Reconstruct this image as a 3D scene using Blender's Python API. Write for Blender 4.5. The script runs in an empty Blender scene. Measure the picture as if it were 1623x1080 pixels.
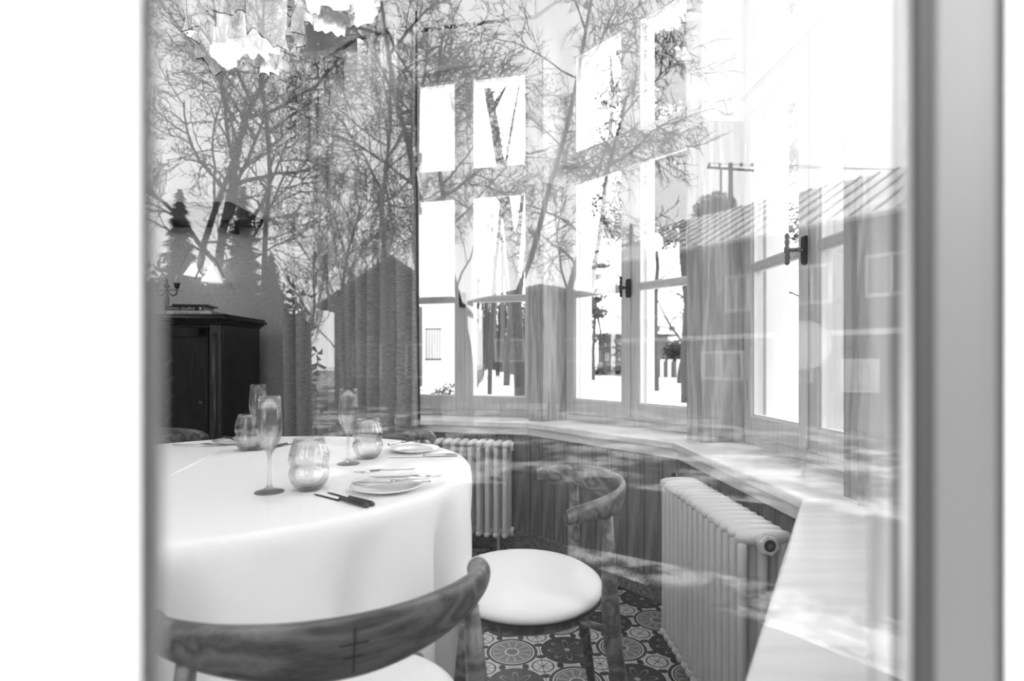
import bpy, bmesh, math, random
from mathutils import Vector, Matrix, noise
PI = math.pi
C = bpy.context.scene.collection
EYE = 1.08; HOR = 570.0; F = 880.0; CX = 811.5

# ------------------------------------------------------------------ camera, sky, exposure
cd = bpy.data.cameras.new('camera'); cam = bpy.data.objects.new('camera', cd); C.objects.link(cam)
bpy.context.scene.camera = cam
cam.location = (0, 0, EYE); cam.rotation_euler = (PI/2, 0, 0)
cd.sensor_width = 36.0; cd.lens = 36.0*F/1623.0
cd.shift_y = (HOR-540.0)/1623.0
cd.clip_start = 0.01; cd.clip_end = 500
cd.dof.use_dof = True; cd.dof.focus_distance = 1.9; cd.dof.aperture_fstop = 3.0

SKY = 6.0
w = bpy.data.worlds.new('sky'); bpy.context.scene.world = w; w.use_nodes = True
wn = w.node_tree.nodes; wl = w.node_tree.links
bg = wn['Background']; bg.inputs['Strength'].default_value = SKY
tc = wn.new('ShaderNodeTexCoord'); mp = wn.new('ShaderNodeMapping'); mp.inputs['Scale'].default_value = (1.2, 1.2, 3.0)
nz = wn.new('ShaderNodeTexNoise'); nz.inputs['Scale'].default_value = 1.6; nz.inputs['Detail'].default_value = 4
cr = wn.new('ShaderNodeValToRGB')
cr.color_ramp.elements[0].position = 0.3; cr.color_ramp.elements[0].color = (.86, .86, .86, 1)
cr.color_ramp.elements[1].position = 0.7; cr.color_ramp.elements[1].color = (1, 1, 1, 1)
wl.new(tc.outputs['Generated'], mp.inputs['Vector']); wl.new(mp.outputs[0], nz.inputs['Vector'])
wl.new(nz.outputs['Fac'], cr.inputs[0]); wl.new(cr.outputs[0], bg.inputs['Color'])

sc = bpy.context.scene
sc.view_settings.view_transform = 'Standard'; sc.view_settings.look = 'None'
sc.view_settings.gamma = 1.0; sc.view_settings.use_curve_mapping = False
sc.view_settings.exposure = 0.15
sc.cycles.max_bounces = 20; sc.cycles.diffuse_bounces = 5; sc.cycles.glossy_bounces = 5
sc.cycles.transmission_bounces = 16; sc.cycles.transparent_max_bounces = 24
sc.cycles.caustics_reflective = False; sc.cycles.caustics_refractive = False
sc.cycles.sample_clamp_indirect = 6.0
sc.cycles.use_denoising = True

# ------------------------------------------------------------------ materials
def newmat(name):
    m = bpy.data.materials.new(name); m.use_nodes = True
    return m, m.node_tree.nodes, m.node_tree.links, m.node_tree.nodes['Principled BSDF']
def g3(v): return (v, v, v, 1)
def plain(name, v, rough=.5, metal=0, spec=.5, bump=0, bscale=200, coat=0):
    m, n, l, b = newmat(name)
    b.inputs['Base Color'].default_value = g3(v); b.inputs['Roughness'].default_value = rough
    b.inputs['Metallic'].default_value = metal; b.inputs['Specular IOR Level'].default_value = spec
    b.inputs['Coat Weight'].default_value = coat
    if bump:
        t = n.new('ShaderNodeTexCoord'); q = n.new('ShaderNodeTexNoise'); q.inputs['Scale'].default_value = bscale
        q.inputs['Detail'].default_value = 3
        u = n.new('ShaderNodeBump'); u.inputs['Strength'].default_value = bump; u.inputs['Distance'].default_value = .002
        l.new(t.outputs['Object'], q.inputs['Vector']); l.new(q.outputs['Fac'], u.inputs['Height']); l.new(u.outputs[0], b.inputs['Normal'])
    return m
def grainy(name, v1, v2, scale=(1, 1, 1), nscale=5, rough=.5, p=(.35, .65), distort=0, bump=.2, detail=6, metal=0):
    m, n, l, b = newmat(name)
    t = n.new('ShaderNodeTexCoord'); mp = n.new('ShaderNodeMapping'); mp.inputs['Scale'].default_value = scale
    q = n.new('ShaderNodeTexNoise'); q.inputs['Scale'].default_value = nscale; q.inputs['Detail'].default_value = detail
    q.inputs['Distortion'].default_value = distort
    r = n.new('ShaderNodeValToRGB')
    r.color_ramp.elements[0].position = p[0]; r.color_ramp.elements[0].color = g3(v1)
    r.color_ramp.elements[1].position = p[1]; r.color_ramp.elements[1].color = g3(v2)
    l.new(t.outputs['Object'], mp.inputs['Vector']); l.new(mp.outputs[0], q.inputs['Vector'])
    l.new(q.outputs['Fac'], r.inputs[0]); l.new(r.outputs[0], b.inputs['Base Color'])
    b.inputs['Roughness'].default_value = rough; b.inputs['Metallic'].default_value = metal
    if bump:
        u = n.new('ShaderNodeBump'); u.inputs['Strength'].default_value = bump; u.inputs['Distance'].default_value = .003
        l.new(q.outputs['Fac'], u.inputs['Height']); l.new(u.outputs[0], b.inputs['Normal'])
    return m
def woodmat(name, v1, v2, axis='z', fine=9.0, rough=.45, rings=6.0):
    """timber with cathedral figure: distorted bands stretched along the grain"""
    m, n, l, b = newmat(name)
    s = {'x': (.4, 5.5, 5.5), 'y': (5.5, .4, 5.5), 'z': (5.5, 5.5, .4)}[axis]
    t = n.new('ShaderNodeTexCoord'); mp = n.new('ShaderNodeMapping'); mp.inputs['Scale'].default_value = s
    q = n.new('ShaderNodeTexNoise'); q.inputs['Scale'].default_value = fine*.35; q.inputs['Detail'].default_value = 2
    ma = n.new('ShaderNodeMath'); ma.operation = 'MULTIPLY'; ma.inputs[1].default_value = rings*6.0
    sn = n.new('ShaderNodeMath'); sn.operation = 'SINE'
    mr = n.new('ShaderNodeMapRange'); mr.inputs['From Min'].default_value = -1
    q2 = n.new('ShaderNodeTexNoise'); q2.inputs['Scale'].default_value = fine*6; q2.inputs['Detail'].default_value = 4
    mx = n.new('ShaderNodeMix'); mx.data_type = 'FLOAT'; mx.inputs[0].default_value = .6
    r = n.new('ShaderNodeValToRGB')
    r.color_ramp.elements[0].position = .2; r.color_ramp.elements[0].color = g3(v1)
    r.color_ramp.elements[1].position = .75; r.color_ramp.elements[1].color = g3(v2)
    l.new(t.outputs['Object'], mp.inputs['Vector']); l.new(mp.outputs[0], q.inputs['Vector']); l.new(mp.outputs[0], q2.inputs['Vector'])
    l.new(q.outputs['Fac'], ma.inputs[0]); l.new(ma.outputs[0], sn.inputs[0]); l.new(sn.outputs[0], mr.inputs['Value'])
    l.new(mr.outputs[0], mx.inputs[2]); l.new(q2.outputs['Fac'], mx.inputs[3]); l.new(mx.outputs[0], r.inputs[0])
    l.new(r.outputs[0], b.inputs['Base Color']); b.inputs['Roughness'].default_value = rough
    u = n.new('ShaderNodeBump'); u.inputs['Strength'].default_value = .15; u.inputs['Distance'].default_value = .002
    l.new(mx.outputs[0], u.inputs['Height']); l.new(u.outputs[0], b.inputs['Normal'])
    return m
def panemat(name, r0):
    """thin clear pane: passes light straight through, reflects more towards grazing"""
    m, n, l, b = newmat(name); n.remove(b)
    tr = n.new('ShaderNodeBsdfTransparent'); tr.inputs[0].default_value = (.97, .97, .97, 1)
    gl = n.new('ShaderNodeBsdfGlossy'); gl.inputs['Roughness'].default_value = 0.0; gl.inputs['Color'].default_value = (1, 1, 1, 1)
    lw = n.new('ShaderNodeLayerWeight'); lw.inputs['Blend'].default_value = .5
    pw = n.new('ShaderNodeMath'); pw.operation = 'POWER'; pw.inputs[1].default_value = 5
    mu = n.new('ShaderNodeMath'); mu.operation = 'MULTIPLY_ADD'; mu.inputs[1].default_value = 1-r0; mu.inputs[2].default_value = r0
    mx = n.new('ShaderNodeMixShader')
    l.new(lw.outputs['Facing'], pw.inputs[0]); l.new(pw.outputs[0], mu.inputs[0]); l.new(mu.outputs[0], mx.inputs[0])
    l.new(tr.outputs[0], mx.inputs[1]); l.new(gl.outputs[0], mx.inputs[2]); l.new(mx.outputs[0], n['Material Output'].inputs[0])
    return m
M = {}
M['pane'] = panemat('clear_pane', .03)
M['pane_near'] = panemat('reflective_pane', .054)
M['paint'] = plain('white_paint', .8, .45)
M['sash'] = woodmat('pale_sash_wood', .55, .64, 'z', 8, .4)
M['grey_paint'] = plain('grey_paint', .10, .5)
M['gasket'] = plain('dark_gasket', .018, .7)
M['pillar'] = woodmat('pillar_wood', .3, .5, 'z', 7, .5, 7)
M['board'] = woodmat('board_wood', .11, .24, 'z', 7, .5, 5)
M['sill'] = woodmat('sill_wood', .74, .84, 'x', 7, .28, 4)
M['base'] = woodmat('baseboard_wood', .09, .26, 'x', 9, .5, 8)
M['plaster'] = grainy('grey_plaster', .45, .8, (1, 1, 1), 160, .9, (.35, .65), 0, .6, 3)
M['white_wall'] = plain('white_wall', .75, .85, bump=.1)
M['ceiling'] = plain('ceiling_white', .8, .9)
M['gap'] = plain('dark_joint', .03, .9)
M['rad'] = plain('radiator_enamel', .62, .35, coat=.3)
M['chair'] = woodmat('chair_oak', .045, .17, 'x', 8, .36, 6)
M['chair_end'] = plain('end_grain', .035, .6)
M['inlay'] = plain('dark_inlay', .03, .5)
M['seat'] = plain('white_leather', .82, .5, bump=.25, bscale=300)
M['cloth'] = plain('white_linen', .84, .85, bump=.2, bscale=500)
M['dark_wood'] = grainy('black_polished_wood', .006, .02, (8, 8, 1), 4, .28, bump=.05)
M['dark_wood2'] = grainy('dark_brown_wood', .03, .07, (8, 8, 1), 4, .35, bump=.05)
M['relief'] = plain('carved_relief', .05, .3)
M['black'] = plain('black', .01, .5)
M['iron'] = plain('wrought_iron', .03, .4, metal=.6)
M['brass'] = plain('aged_brass', .18, .32, metal=1)
M['chrome'] = plain('steel', .55, .14, metal=1)
M['dark_steel'] = plain('dark_steel', .09, .2, metal=.9)
M['china'] = plain('white_china', .82, .12, coat=.6)
M['wax'] = plain('white_wax', .8, .5)
M['page'] = grainy('page_edges', .6, .8, (1, 1, 60), 8, .9)
M['bookblack'] = plain('black_cover', .012, .35)
M['bookwhite'] = plain('white_cover', .7, .4)
M['ink'] = plain('grey_print', .6, .6)
M['ink_dark'] = plain('dark_print', .1, .6)
m, n, l, b = newmat('clear_glass'); n.remove(b)
lw = n.new('ShaderNodeLayerWeight'); lw.inputs['Blend'].default_value = .5
r = n.new('ShaderNodeValToRGB'); r.color_ramp.elements[0].position = .80; r.color_ramp.elements[0].color = g3(.985); r.color_ramp.elements[1].position = 1; r.color_ramp.elements[1].color = g3(.02)
tr = n.new('ShaderNodeBsdfTransparent'); gl = n.new('ShaderNodeBsdfGlossy'); gl.inputs['Roughness'].default_value = .01; gl.inputs['Color'].default_value = (1, 1, 1, 1)
pw = n.new('ShaderNodeMath'); pw.operation = 'POWER'; pw.inputs[1].default_value = 4
mu = n.new('ShaderNodeMath'); mu.operation = 'MULTIPLY_ADD'; mu.inputs[1].default_value = .5; mu.inputs[2].default_value = .035
mx = n.new('ShaderNodeMixShader'); gs = n.new('ShaderNodeBsdfGlass'); gs.inputs['IOR'].default_value = 1.45; m2 = n.new('ShaderNodeMixShader'); m2.inputs[0].default_value = .35
l.new(lw.outputs['Facing'], r.inputs[0]); l.new(r.outputs[0], tr.inputs[0]); l.new(lw.outputs['Facing'], pw.inputs[0]); l.new(pw.outputs[0], mu.inputs[0])
l.new(mu.outputs[0], mx.inputs[0]); l.new(tr.outputs[0], mx.inputs[1]); l.new(gl.outputs[0], mx.inputs[2])
l.new(mx.outputs[0], m2.inputs[1]); l.new(gs.outputs[0], m2.inputs[2]); l.new(m2.outputs[0], n['Material Output'].inputs[0]); M['glass'] = m
# curtain linen
m, n, l, b = newmat('grey_linen'); t = n.new('ShaderNodeTexCoord'); mp = n.new('ShaderNodeMapping'); mp.inputs['Scale'].default_value = (30, 30, 400)
q = n.new('ShaderNodeTexNoise'); q.inputs['Scale'].default_value = 1.2; q.inputs['Detail'].default_value = 5
r = n.new('ShaderNodeValToRGB'); r.color_ramp.elements[0].color = g3(.16); r.color_ramp.elements[1].color = g3(.48)
r.color_ramp.elements[0].position = .3; r.color_ramp.elements[1].position = .7
l.new(t.outputs['Object'], mp.inputs[0]); l.new(mp.outputs[0], q.inputs['Vector']); l.new(q.outputs['Fac'], r.inputs[0]); l.new(r.outputs[0], b.inputs['Base Color'])
b.inputs['Roughness'].default_value = .9; M['curtain'] = m
# crumpled paper lets lamplight through
m, n, l, b = newmat('lamp_paper'); n.remove(b)
d1 = n.new('ShaderNodeBsdfDiffuse'); d1.inputs[0].default_value = g3(.85); t1 = n.new('ShaderNodeBsdfTranslucent'); t1.inputs[0].default_value = g3(.8)
mx = n.new('ShaderNodeMixShader'); mx.inputs[0].default_value = .45
l.new(d1.outputs[0], mx.inputs[1]); l.new(t1.outputs[0], mx.inputs[2]); l.new(mx.outputs[0], n['Material Output'].inputs[0]); M['paper'] = m
# outdoors
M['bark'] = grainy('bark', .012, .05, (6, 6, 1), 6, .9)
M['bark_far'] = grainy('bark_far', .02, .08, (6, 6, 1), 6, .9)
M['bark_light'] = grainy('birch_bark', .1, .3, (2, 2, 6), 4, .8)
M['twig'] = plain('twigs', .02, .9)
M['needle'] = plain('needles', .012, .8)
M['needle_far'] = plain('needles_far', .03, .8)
M['siding'] = grainy('dark_siding', .015, .05, (6, 6, .6), 5, .8)
M['roofsnow'] = grainy('snowy_roof', .55, .75, (1, 1, 1), 1.5, .8)
M['seam'] = plain('roof_seam', .2, .7)
M['house_white'] = plain('house_white', .5, .9)
M['house_grey'] = plain('house_grey', .1, .9)
M['house_dim'] = plain('house_dim', .06, .9)
M['winglass'] = plain('house_window', .06, .15)
M['trimwhite'] = plain('trim_white', .55, .7)
M['fence'] = plain('fence_dark', .05, .8)
M['hedge'] = plain('hedge', .025, .9)
M['blocker_black'] = plain('blocker_black', .008, .95, spec=.1)
M['coat'] = plain('black_coat', .008, .9)
M['skin'] = plain('skin', .3, .6)
def groundmat(name, dark, light, p0, p1, sc_):
    m, n, l, b = newmat(name)
    t = n.new('ShaderNodeTexCoord')
    q = n.new('ShaderNodeTexNoise'); q.inputs['Scale'].default_value = sc_; q.inputs['Detail'].default_value = 8; q.inputs['Roughness'].default_value = .62
    r = n.new('ShaderNodeValToRGB'); r.color_ramp.elements[0].position = p0; r.color_ramp.elements[0].color = g3(dark)
    r.color_ramp.elements[1].position = p1; r.color_ramp.elements[1].color = g3(light)
    l.new(t.outputs['Object'], q.inputs['Vector']); l.new(q.outputs['Fac'], r.inputs[0]); l.new(r.outputs[0], b.inputs['Base Color'])
    b.inputs['Roughness'].default_value = .95
    return m
M['lawn'] = groundmat('patchy_snow_on_grass', .012, .6, .47, .6, 1.1)
M['grass'] = groundmat('thin_snow_on_grass', .012, .3, .66, .8, 1.6)
M['trodden'] = groundmat('trodden_snow', .015, .55, .44, .6, 2.6)
M['snow'] = groundmat('packed_snow', .45, .8, .3, .6, .25)
M['verge'] = groundmat('verge', .05, .6, .5, .66, .8)

# floor tiles: the printed pattern is flat print on each tile
def mathn(n, l, op, a, b_=None):
    x = n.new('ShaderNodeMath'); x.operation = op
    for i, v in enumerate((a, b_)):
        if v is None: continue
        if isinstance(v, (int, float)): x.inputs[i].default_value = v
        else: l.new(v, x.inputs[i])
    return x.outputs[0]
def tilemat(name, flower):
    m, n, l, b = newmat(name)
    t = n.new('ShaderNodeTexCoord'); sp = n.new('ShaderNodeSeparateXYZ'); l.new(t.outputs['Object'], sp.inputs[0])
    A = lambda op, a, b_=None: mathn(n, l, op, a, b_)
    S = .205
    u = A('DIVIDE', sp.outputs[0], S); v = A('DIVIDE', sp.outputs[1], S)
    au = A('ABSOLUTE', u); av = A('ABSOLUTE', v)
    r = A('SQRT', A('ADD', A('MULTIPLY', u, u), A('MULTIPLY', v, v)))
    th = A('ARCTAN2', v, u)
    def ring(x, lo, hi): return A('MULTIPLY', A('GREATER_THAN', x, lo), A('LESS_THAN', x, hi))
    def over(base, mask, val): return A('ADD', A('MULTIPLY', base, A('SUBTRACT', 1.0, mask)), A('MULTIPLY', mask, val))
    # light ground with dark curls
    du = A('SUBTRACT', .5, au); dv = A('SUBTRACT', .5, av)
    rc = A('SQRT', A('ADD', A('MULTIPLY', du, du), A('MULTIPLY', dv, dv)))
    val = A('ADD', .66, 0.0)
    val = over(val, ring(rc, .17, .195), .03)
    cr_ = A('LESS_THAN', A('ABSOLUTE', A('SUBTRACT', du, dv)), .012)
    val = over(val, A('MULTIPLY', cr_, A('LESS_THAN', rc, .14)), .05)
    # two dark round leaves where the medallions meet
    e1 = A('SQRT', A('ADD', A('POWER', A('SUBTRACT', au, .47), 2.0), A('POWER', A('SUBTRACT', av, .2), 2.0)))
    e2 = A('SQRT', A('ADD', A('POWER', A('SUBTRACT', av, .47), 2.0), A('POWER', A('SUBTRACT', au, .2), 2.0)))
    val = over(val, A('LESS_THAN', e1, .055), .02); val = over(val, A('LESS_THAN', e2, .055), .02)
    fan = A('GREATER_THAN', A('SINE', A('MULTIPLY', A('ARCTAN2', A('SUBTRACT', .5, au), A('ADD', av, .02)), 14.0)), .25)
    if not flower:
        val = over(val, A('LESS_THAN', r, .46), .03)
        val = over(val, ring(r, .375, .405), .66)
        val = over(val, A('LESS_THAN', r, .345), .2)
        sp_ = A('GREATER_THAN', A('SINE', A('MULTIPLY', th, 12.0)), .6)
        val = over(val, A('MULTIPLY', sp_, ring(r, .15, .32)), .4)
        val = over(val, ring(r, .105, .135), .66); val = over(val, A('LESS_THAN', r, .10), .15)
        val = over(val, ring(r, .335, .35), .66)
    else:
        val = over(val, A('LESS_THAN', r, .47), .025)
        pet = A('ABSOLUTE', A('COSINE', A('MULTIPLY', th, 4.0)))
        edge = A('MULTIPLY', pet, .36)
        val = over(val, ring(A('SUBTRACT', r, edge), -.045, 0.0), .26)
        val = over(val, A('LESS_THAN', r, .05), .4)
    cmb = n.new('ShaderNodeCombineColor'); l.new(val, cmb.inputs[0]); l.new(val, cmb.inputs[1]); l.new(val, cmb.inputs[2])
    l.new(cmb.outputs[0], b.inputs['Base Color']); b.inputs['Roughness'].default_value = .35
    return m
M['tile_m'] = tilemat('medallion_tile_print', False); M['tile_f'] = tilemat('flower_tile_print', True)

# ------------------------------------------------------------------ mesh helpers
class MB:
    def __init__(s): s.v = []; s.f = []; s.smooth = False
    def add(s, vs, fs):
        o = len(s.v); s.v += [tuple(p) for p in vs]; s.f += [tuple(i+o for i in q) for q in fs]
    def box(s, x0, x1, y0, y1, z0, z1, T=None):
        vs = [Vector((x, y, z)) for z in (z0, z1) for (x, y) in ((x0, y0), (x1, y0), (x1, y1), (x0, y1))]
        if T: vs = [T(p) for p in vs]
        s.add(vs, [(3, 2, 1, 0), (4, 5, 6, 7), (0, 1, 5, 4), (1, 2, 6, 5), (2, 3, 7, 6), (3, 0, 4, 7)])
    def prism(s, pts, z0, z1):
        k = len(pts)
        s.add([(p[0], p[1], z0) for p in pts]+[(p[0], p[1], z1) for p in pts],
              [tuple(range(k-1, -1, -1)), tuple(range(k, 2*k))]+[(i, (i+1) % k, (i+1) % k+k, i+k) for i in range(k)])
    def tube(s, pts, rad, n=8, cap=True):
        pts = [Vector(p) for p in pts]; k = len(pts)
        if not hasattr(rad, '__len__'): rad = [rad]*k
        prev = None; vs = []
        for i, p in enumerate(pts):
            d = (pts[min(i+1, k-1)]-pts[max(i-1, 0)])
            d = d.normalized() if d.length > 1e-9 else Vector((0, 0, 1))
            if prev is None: a = d.orthogonal().normalized()
            else:
                a = prev-d*prev.dot(d); a = a.normalized() if a.length > 1e-6 else d.orthogonal().normalized()
            prev = a; b_ = d.cross(a)
            for j in range(n):
                t = 2*PI*j/n; vs.append(p+(a*math.cos(t)+b_*math.sin(t))*rad[i])
        fs = [(i*n+j, i*n+(j+1) % n, (i+1)*n+(j+1) % n, (i+1)*n+j) for i in range(k-1) for j in range(n)]
        if cap: fs += [tuple(range(n-1, -1, -1)), tuple((k-1)*n+j for j in range(n))]
        s.add(vs, fs)
    def lathe(s, prof, n=32, c=(0, 0, 0), closed=False):
        c = Vector(c); k = len(prof); vs = []
        for (r, z) in prof:
            for j in range(n):
                t = 2*PI*j/n; vs.append(c+Vector((r*math.cos(t), r*math.sin(t), z)))
        fs = [(i*n+j, i*n+(j+1) % n, (i+1)*n+(j+1) % n, (i+1)*n+j) for i in range(k-1) for j in range(n)]
        if closed: fs += [((k-1)*n+j, (k-1)*n+(j+1) % n, (j+1) % n, j) for j in range(n)]
        s.add(vs, fs)
    def mesh(s, name, mat, smooth=False, weld=False):
        me = bpy.data.meshes.new(name); me.from_pydata(s.v, [], s.f); me.materials.append(mat)
        if weld:
            bm = bmesh.new(); bm.from_mesh(me); bmesh.ops.remove_doubles(bm, verts=bm.verts, dist=1e-5)
            bmesh.ops.recalc_face_normals(bm, faces=bm.faces); bm.to_mesh(me); bm.free()
        if smooth: me.polygons.foreach_set('use_smooth', [True]*len(me.polygons))
        me.update(); return me
    def build(s, name, mat, parent=None, smooth=False, weld=False, loc=None, kind=None):
        o = bpy.data.objects.new(name, s.mesh(name, mat, smooth, weld)); C.objects.link(o)
        if parent: o.parent = parent
        if loc is not None: o.location = loc
        if kind: o['kind'] = kind
        return o
def bevel(o, wd=.004, seg=2):
    md = o.modifiers.new('bevel', 'BEVEL'); md.width = wd; md.segments = seg; md.limit_method = 'ANGLE'; md.angle_limit = math.radians(40)
    return o
def sub(o, lv=1):
    md = o.modifiers.new('sub', 'SUBSURF'); md.levels = lv; md.render_levels = lv; return o
def smooth_by_angle(o, a=40):
    bm = bmesh.new(); bm.from_mesh(o.data); ca = math.radians(a)
    for e in bm.edges:
        e.smooth = not (len(e.link_faces) == 2 and e.calc_face_angle(0) > ca)
    for f in bm.faces: f.smooth = True
    bm.to_mesh(o.data); bm.free(); return o
def thing(name, label, cat, loc=(0, 0, 0), rz=0, group=None):
    o = bpy.data.objects.new(name, None); C.objects.link(o); o.empty_display_size = .1
    o.location = loc; o.rotation_euler = (0, 0, rz); o['label'] = label; o['category'] = cat
    if group: o['group'] = group
    return o
def tag(o, label, cat, group=None):
    o['label'] = label; o['category'] = cat
    if group: o['group'] = group
    return o
def struct(o): o['kind'] = 'structure'; return o
def copy_tree(o, parent=None):
    c = o.copy(); C.objects.link(c)
    if parent: c.parent = parent
    for ch in list(o.children): copy_tree(ch, c)
    return c
def G(px, z, h=0.0): return Vector(((px-CX)/F*z, z, h))
GND = -0.62   # street level below the room floor

# ------------------------------------------------------------------ the bay: six facets
def hd(a): return Vector((math.sin(math.radians(a)), math.cos(math.radians(a)), 0))
HE = {'A': -76.0, 'B': -39.6, 'C': -3.0, 'D': 31.0, 'E': 67.5, 'F': 104.0}
L = .96
P3 = Vector((.7407, 1.42, 0))
P2 = P3+hd(-3.0)*L; P1 = P2+hd(-39.6)*L; P0 = P1+hd(-76.0)*L
P4 = P3-hd(31.0)*L; P5 = P4-hd(67.5)*L; P6 = P5-hd(104.0)*L
PT = [P0, P1, P2, P3, P4, P5, P6]
class Facet:
    def __init__(s, a, b):
        s.o = a; s.e = (b-a).normalized(); s.n = Vector((-s.e.y, s.e.x, 0)); s.L = (b-a).length
        if s.n.dot(a-Vector((-.8, 1.7, 0))) < 0: s.n = -s.n
    def T(s, p): return s.o+s.e*p[0]+s.n*p[1]+Vector((0, 0, p[2]))
FA = [Facet(PT[i], PT[i+1]) for i in range(6)]
def isect(f1, v1, f2, v2):
    """plan corner of the lines offset v1, v2 outwards from two facets"""
    a = f1.o+f1.n*v1; b = f2.o+f2.n*v2
    d = f1.e.x*f2.e.y-f1.e.y*f2.e.x
    t = ((b.x-a.x)*f2.e.y-(b.y-a.y)*f2.e.x)/d
    return a+f1.e*t
def corner(i, v):           # corner i (0..6) at offset v
    if i == 0: return FA[0].o+FA[0].n*v-FA[0].e*v*.33
    if i == 6: return FA[5].T((L, v, 0))+FA[5].e*v*.33
    return isect(FA[i-1], v, FA[i], v)
SILL = .725; TOP = 3.6; HEAD = 2.93
names = ['wall_bay_back', 'wall_bay_far', 'wall_bay_side', 'wall_bay_corner', 'wall_bay_front', 'wall_bay_left']
def strip(i, v0, v1, z0, z1, mb=None):
    mb = mb or MB()
    mb.prism([corner(i, v0), corner(i+1, v0), corner(i+1, v1), corner(i, v1)], z0, z1); return mb
# panelled wall below each sill; every board is a piece
for i in range(6):
    wl_ = struct(strip(i, .055, .42 if i != 4 else .33, -.6, SILL-.035).build(names[i], M['gap'])); wl_.location = (0, 0, 0)
    f = FA[i]; u0 = (corner(i, .04)-f.o).dot(f.e); u1 = (corner(i+1, .04)-f.o).dot(f.e)
    k = 10; st = (u1-u0)/k; bm_ = MB(); bm_.box(-.5*st+.0018, .5*st-.0018, -.014, .0, .0, .60)
    me = bm_.mesh('board', M['board']); rot = math.atan2(f.e.y, f.e.x)
    flip = f.n.dot(Vector((-math.sin(rot), math.cos(rot), 0)))
    for j in range(k):
        o = bpy.data.objects.new('panel', me); C.objects.link(o); o.parent = wl_
        o.location = f.T((u0+st*(j+.5), .055 if flip > 0 else .041, .09)); o.rotation_euler = (0, 0, rot)
    bb = struct(strip(i, .022, .041, 0, .1).build('baseboard_bay', M['base'])); bevel(bb, .004)
    s_ = MB(); s_.prism([corner(i, 0), corner(i+1, 0), corner(i+1, .40), corner(i, .40)], SILL-.032, SILL)
    s_ = struct(s_.build('trim_%d' % (i+1), M['sill'])); s_.name = 'trim_%d' % (i+1); bevel(s_, .006, 3)
    ap = struct(strip(i, .022, .041, SILL-.075, SILL-.0325).build('trim_%d' % (i+11), M['sill'])); bevel(ap, .004)
    ab = struct(strip(i, .24, .42 if i != 4 else .33, HEAD, TOP).build('wall_bay_header', M['white_wall']))
# pillars between the facets
for i in range(0, 7):
    a = .053
    Ci = corner(i, .12); Co = corner(i, .47); ov4 = .47; ov5 = .47
    if i == 4: Co = isect(FA[3], .47, FA[4], .325); ov4 = .325
    if i == 5: Co = isect(FA[4], .325, FA[5], .47); ov5 = .325
    pts = []
    if i > 0:
        f = FA[i-1]; u = (corner(i, .12)-f.o).dot(f.e)-a
        pts += [f.T((u, ov5, 0)), f.T((u, .12, 0))]
    pts.append(Ci)
    if i < 6:
        f = FA[i]; u = (corner(i, .12)-f.o).dot(f.e)+(a if i != 4 else .002)
        pts += [f.T((u, .12, 0)), f.T((u, ov4, 0))]
    pts.append(Co)
    p = MB(); p.prism(pts, SILL, 2.1)
    p = struct(p.build('pillar', M['pillar'])); bevel(p, .004)
    p = MB(); p.prism(pts, 2.1, TOP); p = struct(p.build('pillar_upper', M['white_wall']))

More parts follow.
